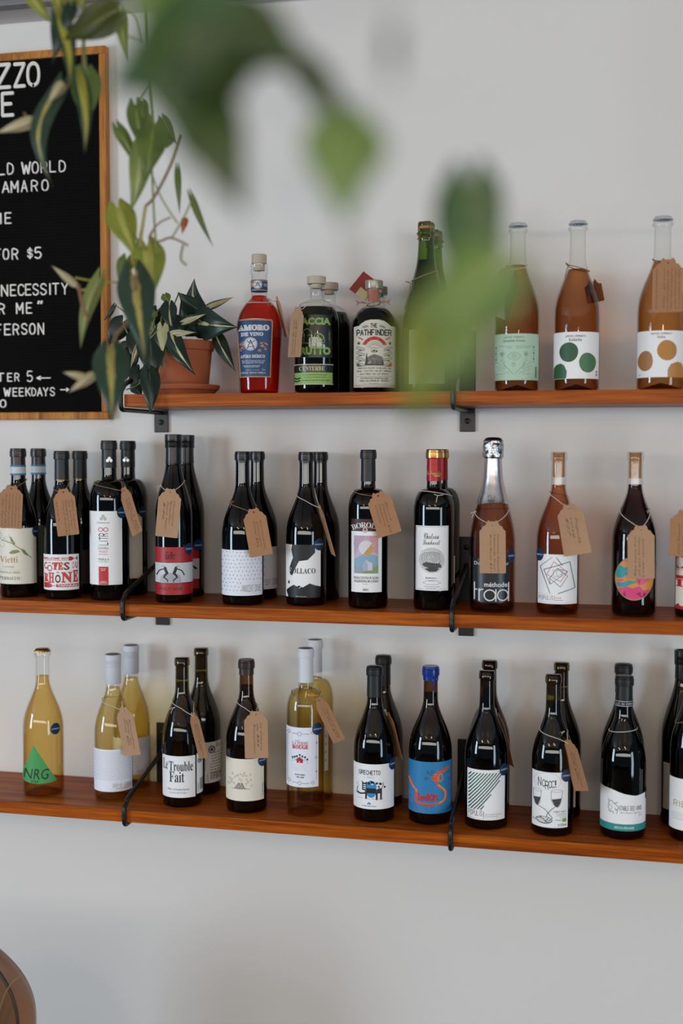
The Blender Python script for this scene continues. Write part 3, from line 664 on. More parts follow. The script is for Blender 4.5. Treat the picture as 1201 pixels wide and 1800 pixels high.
paper_tag(b, 'kraft tag tied on the red block-lettered bottle, reading Côtes du Rhône', VI, (668, 630), (724, 1086), yaw=4, w=.047, lines=['2023 organic', 'les Vaucan', "d'Estezargues Taparas", 'Côtes du Rhône $20', '', 'syrah'], strands=((582, 585), (800, 512)), twine=JUTE)
b = Bottle('wine_bottle', 'red wine bottle with matte black capsule and gold ring, behind the block-lettered bottle', 1, -1.1560, -.055, .3089, .0386, 'rhone', 'black', .0145, group='wine bottles on the middle shelf'); b.capsule(b.H-.060)
b.lathe_part('gold_line', mat('gold', (150, 120, 60), .35, 1), b.H-.0615, b.H-.0595, .0006, close=False)
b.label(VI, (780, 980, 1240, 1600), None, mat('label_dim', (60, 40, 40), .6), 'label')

def trefoil(b, dx=0):
    mm = mat('silver_print', (170, 170, 172), .3, 1)
    for k in range(3):
        a0 = (k-1)*.28 if k != 1 else 0; z = b.H-.041+(.0045 if k == 1 else 0); vs = [b.pt(a0*.85+dx, z, .0012)]
        vs += [b.pt(a0*.85+dx+.24*math.cos(q)*.9, z+.0034*math.sin(q), .0012) for q in [2*math.pi*i/12 for i in range(12)]]
        MB().add(vs, [(0, 1+i, 1+(i+1) % 12) for i in range(12)]).build('emblem', mm, b.t)
b = Bottle('wine_bottle', 'tall litre bottle with black capsule and white label reading LITR8 sideways', 1, -1.0481, -.1445, .3307, .041, 'bord', 'black', .0150, group='wine bottles on the middle shelf'); b.capsule(b.H-.056); trefoil(b, .45)
a = Art(LI); C1 = (190, 36, 36)
for cx, cy in ((303, 262), (272, 306), (334, 306)): a.D(cx, cy, 28, 28, (186, 184, 176))
a.T('Cantinaviva', 200, 352, 408, 386, (120, 118, 112), 'sans', .0, shear=.3)
a.Rg(258, 486, 36, 30, 11, C1).Rg(344, 486, 36, 32, 11, C1)
a.T('LITR', 222, 545, 382, 748, BLK, 'stroke', rot=90, w=.75, gap=1.5)
a.T('Litrotto', 220, 762, 384, 815, BLK, 'sans', -.01).T('ROSSO', 234, 835, 368, 872, (206, 96, 88), 'sans').R(222, 896, 380, 904, (206, 70, 66))
a.T('TRIPLE A', 214, 965, 396, 1002, BLK, 'sans', .0).dash(220, 380, 1024, 9, GRY)
a.R(222, 1104, 382, 1404, C1).dash(252, 346, 1140, 12, (230, 214, 210)).dash(262, 336, 1164, 12, (230, 214, 210)).dash(246, 350, 1352, 12, (230, 214, 210)).dash(236, 368, 1374, 12, (230, 214, 210))
b.label(LI, (76, 614, 180, 1408), a); b.sticker(LI, 610, 205)
paper_tag(b, 'kraft tag hanging aslant between the two litre bottles', c6, (709, 366), (785, 612), Yh=-.193, Yb=-.200, yaw=-38, w=.047, lines=['', 'Triple A $25', 'Litrotto rosso', 'alla Vigna', '', ''], strands=((575, 315), (690, 318)), twine=JUTE, knot=(572, 312))
b = Bottle('wine_bottle', 'tall litre bottle with black capsule and silver trefoil, behind the LITR8 bottle', 1, -1.0439, -.055, .3307, .041, 'bord', 'black', .0150, group='wine bottles on the middle shelf'); b.capsule(b.H-.056); trefoil(b, .12)
b.label(c6, (700, 812, 500, 868), None, LABELC); b.sticker(c6, 814, 488)

def kieffer(b):
    b.lathe_part('capsule', mat('satin_black', (16, 16, 17), .32), b.H-.060, b.H-.024, .0009, close=False); b.screwcap(b.H-.028, mat('satin_black', (16, 16, 17), .32))
    a = Art(KF); a.R(716, 255, 1480, 560, (206, 208, 210)).R(716, 556, 1480, 566, BLK).R(716, 250, 1480, 256, BLK)
    f = lambda pts, sx: [(sx(x), y) for x, y in pts]
    a.P([(935,410),(1000,408),(1060,420),(1100,480),(1108,560),(780,560),(790,480),(830,425)], (178, 180, 184))
    a.D(943, 415, 30, 2, BLK)
    for k in range(8): a.Ln([(800+k*3, 440+k*16), (1095, 440+k*16)], 2.5, (90, 90, 92))
    for sx in (lambda x: x, lambda x: 1886-x):
        a.D(sx(838), 306, 30, 20, (176, 186, 182)).Ln(f([(862,332),(872,372),(892,412)], sx), 44, BLK).Ln(f([(858,345),(800,362),(768,386),(740,440)], sx), 17, BLK, True)
        a.Ln(f([(895,412),(858,446),(846,474)], sx), 30, BLK).Ln(f([(846,474),(878,500),(902,522)], sx), 18, BLK).Ln(f([(902,522),(896,552)], sx), 11, BLK)
    a.T('Kieffer', 862, 85, 1010, 205, (60, 12, 16), 'serif', .0, shear=.2).R(838, 142, 850, 145, (60, 12, 16)).R(1030, 142, 1072, 145, (60, 12, 16)).T('PINOT NOIR', 772, 625, 1120, 676, (70, 12, 16), 'sans', -.01)
    b.label(KF, (716, 1400, 20, 740), a, mat('label_red', (170, 24, 34), .45))
    b.sticker(c6, 1077, 702)
b = Bottle('wine_bottle', 'tall slim screw-cap bottle with red label of two leaping figures, PINOT NOIR', 1, -.9013, -.155, .3438, .038, 'flute', 'black', .0150, group='wine bottles on the middle shelf'); kieffer(b)
paper_tag(b, 'kraft tag hanging flat on the tall screw-cap bottle above the red label', c6, (972, 374), (950, 630), yaw=6, w=.047, lines=['', 'Domaine', 'Kieffer', 'Pinot Noir', '$46', ''], m=KRAFT2, strands=((930, 322), (1048, 308)), knot=(924, 336))
b = Bottle('wine_bottle', 'tall slim screw-cap bottle with red label, half hidden behind the PINOT NOIR bottle', 1, -.9105, -.055, .3438, .038, 'flute', 'black', .0150, group='wine bottles on the middle shelf')
b.lathe_part('capsule', mat('satin_black', (16, 16, 17), .32), b.H-.060, b.H-.024, .0009, close=False); b.screwcap(b.H-.028, mat('satin_black', (16, 16, 17), .32))
a = Art(c7); a.R(350, 694, 430, 796, (190, 190, 192)).P([(398,726),(408,732),(420,742),(418,750),(404,744),(396,734)], BLK)
b.label(c7, (340, 429, 640, 845), a, mat('label_red', (170, 24, 34), .45)); b.sticker(c7, 424, 628)

def inno(b, x0, x1, y0, y1, full):
    a = Art(c7); k = (y1-y0)/222
    for r in range(11):
        for c in range(12):
            x = 548+c*18.2+(9 if r % 2 else 0)+random.uniform(-2, 2); y = y0+12+r*18.5*k+random.uniform(-2, 2)
            if x < x1-5 and x > x0+4 and not (x > 640 and y > y0+150*k and full): a.P([(x-2.6, y-2), (x+2.8, y-2.4), (x+.5, y+3.4)], (64, 66, 84))
    if full: a.T('INNOCENT DOVE', 645, 824, 740, 860, BLK, 'stroke', w=.45, gap=1.1)
    else: a.T('CENT DOVE', 762, 796, 824, 828, BLK, 'stroke', w=.5, gap=1.1)
    b.label(c7, (x0, x1, y0, y1), a, mat('label_pale_blue', (232, 234, 244), .55))
b = Bottle('wine_bottle', 'dark bottle with pale speckled label reading INNOCENT DOVE, front one', 1, -.7542, -.151, .3087, .0425, 'burg', 'black', .0142, group='wine bottles on the middle shelf'); inno(b, 541, 746, 650, 880, True)
b.lathe_part('wax_tip', mat('dark_wax', (14, 12, 13), .3), b.H-.022, None, .0005)
paper_tag(b, 'kraft tag on black bottle, reading Innocent Dove $24', c7, (704, 458), (744, 678), yaw=8, w=.046, lines=['', 'Kontozisis', 'Innocent', 'Dove $24', '', ''], strands=((608, 404), (712, 428)), twine=JUTE, knot=(606, 405))
b = Bottle('wine_bottle', 'dark bottle with speckled label, half hidden behind the INNOCENT DOVE bottle', 1, -.7523, -.055, .3087, .0425, 'burg', 'black', .0142, group='wine bottles on the middle shelf'); inno(b, 700, 826, 636, 848, False)
b.lathe_part('wax_tip', mat('dark_wax', (14, 12, 13), .3), b.H-.022, None, .0005)

def foll(b):
    a = Art(c7)
    a.P([(898,624),(1012,624),(1012,664),(975,700),(932,706),(915,740),(898,780),(888,775),(884,745),(902,690),(894,650)], (16, 16, 18))
    a.P([(878,885),(870,858),(905,826),(922,834),(932,828),(950,838),(985,818),(1012,828),(1040,836),(1040,890),(876,890)], (16, 16, 18)).P([(928,846),(948,826),(944,836)], (220, 220, 222))
    a.T('FOLLACO', 880, 742, 1014, 769, (16, 16, 18), 'serif', .0).T('F', 880, 742, 894, 769, (220, 220, 222), 'serif').D(882, 815, 4, 8, BLK).dash(915, 968, 884, 4, LG)
    return a
b = Bottle('wine_bottle', 'dark bottle with black and white torn-shape label reading FOLLACO', 1, -.6257, -.1317, .3079, .041, 'burg', 'black', .0142, group='wine bottles on the middle shelf'); b.label(c7, (866, 1040, 624, 890), foll(b)); b.sticker(c7, 1033, 623)
b.lathe_part('wax_tip', mat('dark_wax', (14, 12, 13), .3), b.H-.022, None, .0005)
paper_tag(b, 'kraft tag seen almost edge-on, hanging right of the FOLLACO bottle', c7, (1037, 436), (1104, 674), Yh=-.172, Yb=-.155, yaw=-66, w=.045, strands=((924, 366), (1012, 338)), lines=['', 'Follaco', 'Sicilia'])
b = Bottle('wine_bottle', 'dark bottle without visible label, right behind the FOLLACO bottle', 1, -.6175, -.0465, .3079, .041, 'burg', 'black', .0142, group='wine bottles on the middle shelf')
b.lathe_part('wax_tip', mat('dark_wax', (14, 12, 13), .3), b.H-.022, None, .0005)

b = Bottle('wine_bottle', 'dark straight-shouldered bottle with pastel church drawing label under a maroon BOROLI arch', 1, -.4945, -.1461, .3123, .0394, 'bord', 'black', .0142, group='wine bottles on the middle shelf'); b.capsule(b.H-.062)
a = Art(c8); a.R(135, 540, 322, 616, (58, 20, 26)).arc('BOROLI', 222, 760, 168, -28, 30, 32, (222, 214, 214), 'serif', .0, 1.0)
a.R(152, 643, 300, 878, (196, 176, 196)).P([(152,643),(225,643),(190,700),(152,770)], (188, 160, 182)).P([(240,643),(300,643),(300,760),(262,740)], (206, 150, 158)).P([(152,790),(205,760),(240,755),(300,770),(300,820),(152,840)], (132, 170, 190)).P([(152,840),(300,820),(300,878),(152,878)], (150, 158, 168)).P([(185,878),(300,828),(300,878)], (130, 156, 110))
for k in range(7): a.Ln([(156+k*20, 646), (150+k*8, 700+k*9)], 1.6, (160, 130, 160))
a.P([(226+46*math.cos(q), 719+46*math.sin(q)) for q in [2*math.pi*i/24 for i in range(25)]], (216, 214, 222)).P([(262,690),(272,720),(262,750),(235,766),(205,760)], (206, 150, 84)).P([(205,824),(222,790),(242,806),(264,812),(264,858),(206,862)], (200, 204, 214)).P([(206,824),(222,790),(236,820),(236,860),(206,862)], (168, 176, 196))
a.T('DOLCETTO D\'ALBA', 150, 897, 304, 913, BLK, 'serif', .0).T('MADONNA DI COMO', 153, 918, 300, 934, BLK, 'serif', .0).dash(206, 236, 944, 4, LG).T('2021', 204, 972, 240, 985, BLK, 'serif').D(219, 608, 15, 19, (204, 190, 190)).D(219, 604, 8, 9, (130, 60, 60))
b.label(c8, (135, 322, 540, 995), a)
paper_tag(b, 'kraft tag tilted right across the maroon BOROLI arch', c8, (300, 394), (374, 636), yaw=4, w=.048, lines=['', 'Boroli', 'Dolcetto $28', 'Madonna', 'Como', ''], strands=((186, 360), (285, 362)), twine=JUTE)

def laub(b):
    g = mat('gold_foil', (196, 150, 96), .3, 1); b.capsule(b.H-.061, mat('red_foil', (160, 22, 26), .35, .3))
    b.lathe_part('gold_top', g, b.H-.016, None, .0012)
b = Bottle('wine_bottle', 'dark bottle with red and gold capsule and white vineyard-engraving label, front one', 1, -.3636, -.1401, .3129, .0397, 'bord', 'black', .0142, group='wine bottles on the middle shelf'); laub(b)
a = Art(c8); gold = (206, 160, 96); a.T('En Sommelier', 604, 236, 690, 266, gold, 'script').R(648, 268, 682, 276, gold); b.lathe_part('capsule_print', mat('red_foil', (160, 22, 26), .35, .3), b.H-.050, b.H-.030, .0009, close=False)
b.wrap(*a.L[gold], 'print', ink(gold), b.t, .0013, c8)
a = Art(c8); a.Ln([(540,588),(730,588),(730,976),(540,976),(540,588)], 1.6, GRY).T('Chateau', 584, 626, 676, 664, BLK, 'script').T('Laubarit', 576, 668, 684, 700, BLK, 'script')
a.Rg(633, 796, 76, 78, 2, GRY).D(633, 796, 72, 74, (196, 196, 196))
for k in range(5): a.Rg(633+k*2, 782-k*2, 60-k*12, 46-k*9, 2.6, (110, 110, 112), 20+k*60, 330+k*60)
a.P([(572,820),(600,806),(690,822),(694,840),(640,850),(585,836)], (70, 70, 72)).P([(590,850),(640,836),(680,850),(660,866),(620,868)], (60, 60, 62))
for k in range(7): a.R(585+k*15, 812, 593+k*15, 826, (46, 46, 48))
a.P([(568,738),(600,730),(633,728),(690,740),(690,746),(633,740),(575,748)], (214, 214, 214)).Ln([(568,742),(600,732),(640,730),(696,744)], 1.5, GRY)
a.T('BORDEAUX', 594, 902, 664, 911, BLK, 'serif').dash(612, 650, 924, 4, GRY).Ln([(580,936),(604,922),(664,922),(688,936),(664,946),(604,946),(580,936)], 2, GRY).dash(585, 682, 960, 4, GRY).dash(600, 664, 970, 3, GRY)
b.label(c8, (534, 735, 582, 985), a)
ol = MB()  # string with no tag in view
pts = [Vector(b.pt(2*math.pi*k/28, b.zpx(760+385/3.532)+.006*math.sin(2*math.pi*k/28+2.2), .0014)) for k in range(28)]
ol.tube(pts, .0008, 6, closed=True); K = Vector(b.pt(.35, b.zpx(760+392/3.532), .002))
for d in ((.012, .002), (-.003, -.021), (-.006, .003)): ol.tube(smooth_path([K, K+Vector((d[0]*.5, -.003, d[1]*.4)), K+Vector((d[0], -.002, d[1]))], 4), .0008, 5)
o = ol.build('neck_string', TWINE, None); o.location = (b.X, b.Y, b.z0); tag(o, 'white string knotted round the red-capsuled bottle, its tag out of sight', 'string')
b = Bottle('wine_bottle', 'dark bottle with red and gold capsule, behind the vineyard-engraving bottle', 1, -.3632, -.055, .3129, .0397, 'bord', 'black', .0142, group='wine bottles on the middle shelf'); laub(b)
b.label(c8, (735, 775, 770, 940), None, LABELC)

# sparkling rose
b = Bottle('wine_bottle', 'sparkling rosé bottle in silver foil with black label reading méthode trad', 1, -.2473, -.1448, .3342, .0445, 'champ', 'clear', .0165, 'rosebrown', .80, group='wine bottles on the middle shelf')
SIL = mat('silver_foil', (206, 206, 210), .28, 1, bump=.35, bscale=60)
zf = b.zpx(760+700/5.45)
def scal(r, z, a): return r
q = []; N = 48
pr = [(b.r(zf+.001)+.0012, zf)]+[(b.r(z)+.0014, z) for z in [zf+.006+k*.008 for k in range(60)] if z < .915*b.H]
def dz(a): return .0045*abs(math.sin(1.5*(a+.3)))**.6
vs = []; fs = []
for r, z in pr:
    for i in range(N):
        a0 = 2*math.pi*i/N; zz = z+(dz(a0) if z == pr[0][1] else 0); vs.append((r*math.cos(a0), r*math.sin(a0), zz))
for k in range(len(pr)-1):
    for i in range(N): j = (i+1) % N; fs.append((k*N+i, k*N+j, (k+1)*N+j, (k+1)*N+i))
MB().add(vs, fs).build('foil_sleeve', SIL, b.t)
H = b.H; rr = random.Random(3); ph = [rr.uniform(-1, 1) for _ in range(9)]
def crum(r, z, a): return r*(1+.035*math.sin(5*a+z*900)+.025*math.sin(9*a+ph[1]*3+z*500)) if z < H-.002 else r
hd = [(.0160, H*.885), (.0195, H*.895), (.0205, H*.915), (.0192, H*.93), (.0200, H*.95), (.0205, H*.965), (.0192, H*.975), (.0188, H*.99), (.0165, H-.001), (.009, H+.0016), (0, H+.002)]
MB().lathe(hd, 40, wob=crum).build('foil_head', mat('silver_foil_crumpled', (196, 196, 200), .22, 1, bump=.9, bscale=180), b.t, sharp=25)
MB().lathe([(0, H+.0035), (.010, H+.0030), (.0165, H+.0008), (.0168, H-.0002)], 30).build('cap_plate', mat('dark_silver', (70, 66, 66), .3, 1), b.t)
a = Art(TR); blk = (40, 40, 44)
for r in range(4):
    for c in range(4-r): a.D(216+c*17+r*8.5, 652+r*15, 6, 5, blk)
a.Ln([(245,640),(238,615),(218,605),(208,622)], 3, blk, True).Ln([(250,640),(275,622),(262,612)], 3, blk, True)
b.wrap(*a.L[blk], 'emblem', ink(blk), b.t, .0022, TR)
a = Art(TR); wh = (222, 224, 228)
for cx, cy in ((310, 185), (152, 185)):
    for k in range(9): a.D(cx-14+(k % 3)*14, cy-14+(k//3)*14, 4, 4, blk)
b.wrap(*a.L[blk], 'emblem', ink(blk), b.t, .0065, TR)
a = Art(TR); a.T('Domaine Baltazar', 78, 1242, 403, 1276, wh, 'sans').T('méthode', 172, 1438, 392, 1484, wh, 'sans', .015)
W = 11
a.Ln([(80,1445),(80,1607)], W, wh).Ln([(80,1512),(104,1512)], W, wh).Ln([(124,1505),(124,1618)], W, wh).Ln([(124,1530),(138,1512),(160,1508)], W, wh, True).Rg(226, 1563, 54, 51, W, wh).Ln([(284,1508),(284,1620)], W, wh).Rg(350, 1563, 50, 51, W, wh).Ln([(404,1445),(404,1618)], W, wh)
b.label(TR, (62, 416, 1212, 1634), a, mat('label_black', (16, 17, 20), .35)); b.sticker(TR, 432, 1190)
paper_tag(b, 'kraft tag centred on the sparkling rosé bottle', TR, (250, 886), (254, 1350), yaw=-2, w=.050, lines=['', 'Domaine Baltazar', 'Méthode Trad', 'Brut Rosé $31', '', ''], m=KRAFT2, strands=((95, 760), (402, 735)), knot=(98, 765))

b = Bottle('wine_bottle', 'clear-glass rosé bottle with white label of nested tilted squares, POPULIS', 1, -.1216, -.1435, .310, .0415, 'burg', 'clear', .0143, 'rose', .795, group='wine bottles on the middle shelf'); b.cork_in(760+297/3.741, word='POPULIS')
a = Art(cR); K2 = (34, 36, 52)
a.Ln([(262,886),(340,822)], 3, BLK).Ln([(262,886),(326,1060)], 4, BLK).Ln([(366,824),(406,876)], 4, BLK).Ln([(286,906),(454,852),(490,1024),(380,1062)], 4.5, K2).Ln([(286,906),(326,1000)], 4, K2)
a.Ln([(350,852),(438,920),(396,984),(306,938),(350,852)], 3.4, (190, 70, 96)).Ln([(372,896),(442,948),(394,1018),(324,962),(372,896)], 3, BLK).Ln([(372,896),(440,915),(330,1000),(322,962)], 2.6, K2).Ln([(345,908),(410,908),(398,952),(350,950),(345,908)], 2, GRY).Ln([(380,900),(408,930),(378,948),(365,925),(380,900)], 2, GRY)
a.T('POPULIS', 254, 1076, 348, 1106, BLK, 'stroke', w=.55).R(356, 1078, 358, 1112, BLK).T('rosé', 364, 1084, 400, 1096, (200, 90, 100), 'sans').dash(364, 412, 1106, 4, GRY).dash(250, 350, 1067, 1.5, LG).dash(260, 480, 1120, 2, LG)
b.label(cR, (247, 503, 805, 1131), a); b.sticker(cR, 257, 810)
paper_tag(b, 'kraft tag with curled lower right corner hanging right of the rosé squares bottle', cR, (452, 498), (500, 806), Yh=-.192, Yb=-.200, yaw=20, w=.049, lines=['', 'Populis', 'rosé', '$27', ''], m=KRAFT2, curl=-.25, strands=((322, 388), (452, 430)))

b = Bottle('wine_bottle', 'light red bottle with cork showing and round marbled turquoise, orange and pink label', 1, .0212, -.1434, .3103, .0426, 'burg', 'clear', .0143, 'ruby', .80, group='wine bottles on the middle shelf'); b.cork_in(760+305/3.741, word='WAVY')
c_ = cR; cx, cy, rx, ry = 880, 963, 128, 146
ring_ = [(cx+rx*math.cos(q), cy+ry*math.sin(q)) for q in [2*math.pi*i/40 for i in range(40)]]
a = Art(c_); a.P([(cx+(x-cx)*.975, cy+(y-cy)*.975) for x, y in ring_], (218, 140, 58))
def blob(pts, col): a.P([(cx+x*rx*.97, cy+y*ry*.97) for x, y in pts], col)
blob([(-.97,-.1),(-.93,-.35),(-.75,-.62),(-.5,-.5),(-.25,-.55),(-.4,-.3),(-.1,-.2),(-.45,-.12),(-.6,-.02),(-.85,.02)], (40, 150, 150))
blob([(-.95,.22),(-.6,.2),(-.3,.08),(0,.12),(.2,.0),(.1,.2),(-.2,.28),(-.5,.42),(-.85,.42)], (40, 150, 150))
blob([(-.93,.12),(-.6,.02),(-.5,.1),(-.8,.2)], (222, 80, 130)); blob([(.1,.0),(.35,-.2),(.3,.05),(.6,-.1),(.9,-.2),(.75,.1),(.4,.3),(.2,.3),(.35,.1)], (222, 80, 130))
blob([(-.85,.5),(-.4,.38),(-.1,.45),(.3,.35),(.5,.55),(.85,.5),(.7,.7),(.35,.6),(.1,.7),(.4,.9),(0,.99),(-.4,.9),(-.3,.75),(-.65,.74)], (216, 60, 120)); blob([(-.6,-.8),(-.2,-.97),(.2,-.95),(0,-.7),(-.3,-.75)], (222, 80, 130)); blob([(.3,-.9),(.7,-.7),(.9,-.4),(.6,-.5)], (40, 150, 150))
b.label(c_, (cx-rx, cx+rx, cy-ry, cy+ry), a, mat('label_green_rim', (30, 110, 80), .4), shape=ring_)
paper_tag(b, 'kraft tag hanging over the round marbled label', cR, (924, 638), (926, 962), yaw=0, w=.049, lines=['', 'Ripe berry fruit,', 'soft spice, Smoother', 'Lower tannins', '', ''], rdir=90, m=KRAFT2, strands=((792, 500), (978, 512)), knot=(975, 515))

b = Bottle('wine_bottle', 'dark bottle with red and white block-print label cut by the right frame edge', 1, .1371, -.1336, .3094, .0402, 'burg', 'black', .0143, group='wine bottles on the middle shelf'); b.capsule(b.H-.055)
a = Art(RX); R2 = (184, 34, 36)
a.R(340, 1090, 700, 1206, R2).D(376, 1150, 26, 50, (214, 208, 204)).R(346, 1095, 352, 1200, (214, 208, 204)).T('OLE', 384, 1098, 640, 1200, (214, 208, 204), 'serif', .05).R(345, 1212, 700, 1222, (200, 180, 170)).R(345, 1268, 700, 1298, R2)
a.T('LIT', 345, 1302, 600, 1368, R2, 'serif', .03).R(340, 1538, 700, 1568, R2).P([(345,1548),(352,1526),(362,1545),(372,1520),(384,1545),(396,1548)], R2)
b.label(RX, (342, 700, 1075, 1568), a, LABELC)
paper_tag(b, 'kraft tag cut by the right frame edge above a red and white label', RX, (420, 720), (405, 1090), yaw=8, w=.052, lines=['', 'juicy Smooth', 'and fresh', '', ''], rdir=90, strands=((380, 690), (470, 690)))

# ---- lowest shelf
GL = 'wine bottles on the lowest shelf'
b = Bottle('wine_bottle', 'golden sparkling wine with gold crown cap and green triangle label NRG 2023', 2, -1.2068, -.1405, .3112, .0435, 'burg', 'clear', .0146, 'gold', .815, group=GL)
b.crown(mat('gold_cap', (190, 150, 84), .28, 1))
b.lathe_part('glass_collar', G['clear'], b.H-.0125, b.H-.0085, .0022, close=False)
a = Art(B1); a.T('NRG', 166, 968, 346, 1042, (22, 30, 24), 'sans', .0, shear=.2).T('2023', 214, 1048, 268, 1067, (22, 30, 24), 'sans', .01)
b.label(B1, (157, 400, 797, 1072), a, mat('label_leaf_green', (72, 156, 86), .5), shape=[(237,797),(400,1058),(360,1068),(280,1074),(210,1070),(157,1058),(160,1020)]); b.sticker(B1, 391, 695)

def drop(b, front):
    b.screwcap(b.H-.062, mat('white_cap', (206, 210, 218), .45)); b.cap_top(mat('pewter', (140, 138, 142), .4, .8))
    a = Art(B1); c = (110, 108, 134)
    if front:
        for r in range(18):
            for k in range(20):
                x, y = 670+k*13.2+(6 if r % 2 else 0), 850+r*11.5
                if x < 926: a.D(x, y, 2.6, 2.6, c, n=5)
        a.T('DROP BY DROP', 792, 1072, 912, 1100, (90, 90, 100), 'stroke', w=.45, gap=1.0).dash(812, 900, 1108, 5, LG)
        b.label(B1, (660, 930, 834, 1130), a, mat('label_pale_blue', (232, 234, 244), .55))
    else:
        for r in range(19):
            for k in range(9):
                x, y = 952+k*12.5+(6 if r % 2 else 0), 768+r*11
                if x < 1055: a.D(x, y, 2.6, 2.6, c, n=5)
        a.T('DROP BY', 962, 976, 1048, 1004, (90, 90, 100), 'stroke', w=.45, gap=1.0)
        b.label(B1, (790, 1062, 756, 1012), a, mat('label_pale_blue', (232, 234, 244), .55))
b = Bottle('wine_bottle', 'pale white wine with white screw cap and dotted label DROP BY DROP, front one', 2, -1.0463, -.1383, .306, .0405, 'burg', 'clear', .0148, 'straw', .77, group=GL); drop(b, True)
paper_tag(b, 'kraft tag on the white-capped dotted-label bottle, tilted right', B1, (873, 558), (932, 872), yaw=-18, w=.047, lines=['', 'Kontozisis', 'Drop by', 'Drop $25', '', ''], m=KRAFT2, strands=((728, 484), (846, 500)))
b = Bottle('wine_bottle', 'pale white wine with white screw cap, behind the dotted-label bottle', 2, -1.0443, -.0455, .3108, .0405, 'burg', 'clear', .0148, 'straw', .77, group=GL); drop(b, False)

def hexcirc(a, x, y, r): a.D(x, y, r, r*1.15, (40, 40, 60)).D(x, y, r*.72, r*.85, (206, 206, 206)).D(x, y, r*.4, r*.48, (60, 60, 70))
b = Bottle('wine_bottle', 'olive glass bottle with white label in tall black letters Le Trouble Fait', 2, -.890, -.1421, .3062, .0415, 'burg', 'olive', .0143, 'olivewine', .83, group=GL); b.cork_in(1110+345/4.003, mat('dark_cork', (70, 46, 28), .8))
a = Art(B2)
a.T('Le', 350, 905, 382, 978, BLK, 'serif', -.004).T('Trouble', 390, 918, 558, 986, BLK, 'serif', .0).T('Fait', 392, 988, 496, 1064, BLK, 'serif', .0).T('Marc et Caroline Barriau', 382, 1105, 532, 1120, BLK, 'sans').T('Le Clot de l\'Origine', 394, 1131, 516, 1145, BLK, 'sans')
b.label(B2, (345, 574, 880, 1172), a)
a = Art(B2); hexcirc(a, 606, 925, 17)
for k in range(9): a.R(604, 1055+k*9, 626, 1060+k*9, BLK)
a.T('CAGIN', 588, 1085, 598, 1145, BLK, 'sans', rot=90)
b.label(B2, (583, 632, 872, 1158), a); b.sticker(B2, 336, 858)
paper_tag(b, 'kraft tag turned sideways on the Le Trouble Fait bottle', B2, (561, 594), (634, 892), Yh=-.192, Yb=-.200, yaw=-44, w=.047, lines=['', 'Clot', 'de l\'Origine', 'Blanc $29', '', ''], strands=((406, 492), (566, 520)), knot=(432, 535))
b = Bottle('wine_bottle', 'olive glass bottle turned to show its back label, behind Le Trouble Fait', 2, -.8824, -.0455, .3112, .0415, 'burg', 'olive', .0143, 'olivewine', .83, group=GL); b.cork_in(1110+275/4.003, mat('dark_cork', (70, 46, 28), .8))
a = Art(B2); hexcirc(a, 690, 838, 24); a.T('Clot', 716, 796, 756, 826, GRY, 'script')
for k in range(9): a.dash(690 if k < 4 else 680, 756, 862+k*20, 7, (130, 130, 128), k)
for k in range(5): a.dash(680, 756, 1000+k*11, 8, (70, 70, 70), k)
a.R(644, 900, 646, 980, RED).T('CAGIN', 654, 1010, 664, 1066, BLK, 'sans', rot=90)
b.label(B2, (640, 764, 785, 1072), a)

b = Bottle('wine_bottle', 'dark brown bottle with cream label of a small mound and coloured loops', 2, -.7482, -.1481, .3075, .0422, 'burg', 'brown', .0145, 'olivewine', .83, group=GL)
b.lathe_part('wax_tip', mat('brown_wax', (50, 32, 30), .35), b.H-.030, None, .0012)
a = Art(B2)
rr = random.Random(5)
for r in range(6):
    for k in range(9-r): a.D(852+k*9+r*5+rr.uniform(-2,2), 1106-r*7, 3.6, 3, (70, 34, 50))
a.R(832, 1109, 960, 1112, GRY)
for k, (x, y) in enumerate([(840,1005),(857,1028),(838,1048),(886,1042),(912,1018),(918,1000),(932,1020),(958,1010),(962,1046),(968,1088),(934,1042),(820,1042),(814,1078),(850,1072),(902,1052),(945,1062),(872,1018),(892,1008),(930,1075),(828,1065)]):
    a.Rg(x, y, 6, 7, 2.4, [(190, 90, 80), (96, 120, 170), (140, 160, 130), (150, 130, 90)][k % 4], 30*k, 30*k+280, 9)
a.T('La cabane à Mana', 1042, 1078, 1050, 1172, BLK, 'sans', rot=90)
b.label(B2, (790, 1056, 900, 1196), a, LABELC); b.sticker(B2, 1046, 920)
paper_tag(b, 'kraft tag hanging straight on the dark brown bottle, reading La Cabane', B2, (999, 584), (1006, 892), Yb=-.196, yaw=14, w=.047, lines=['', 'La Cabane', 'de $34', 'Roussillon', '', ''], m=KRAFT2, strands=((866, 494), (1012, 530)))

def ferm(b, m=None):
    b.capsule(b.H-.068, mat('white_foil', (212, 216, 222), .45)); b.cap_top(mat('pewter', (140, 138, 142), .4, .8))
b = Bottle('wine_bottle', 'clear white wine with long white capsule and label of a red farmhouse, front one', 2, -.6227, -.1481, .3359, .0390, 'bord', 'clear', .0148, 'straw', .765, group=GL); ferm(b)
a = Art(B3); oc = (130, 126, 140)
a.T('LA FERME', 166, 946, 302, 974, (190, 70, 76), 'serif', .0).T('ROUGE', 166, 976, 302, 1010, (180, 50, 56), 'serif', .03).Ln([(190,935),(205,945),(230,930)], 3, BLK)
a.P([(194,1105),(228,1076),(264,1106),(256,1108),(256,1128),(204,1128),(204,1108)], (176, 40, 50)).R(222, 1112, 232, 1126, (220, 210, 200))
for x, y in ((170,1085),(188,1078),(206,1072),(230,1060),(252,1070),(274,1078),(294,1096)): a.D(x, y, 9, 8, (40, 60, 66), .15, 9).R(x-1, y, x+1, y+36, (70, 60, 50))
for k in range(4): a.dash(162+k*4, 292, 1142+k*16, 2, LG, k)
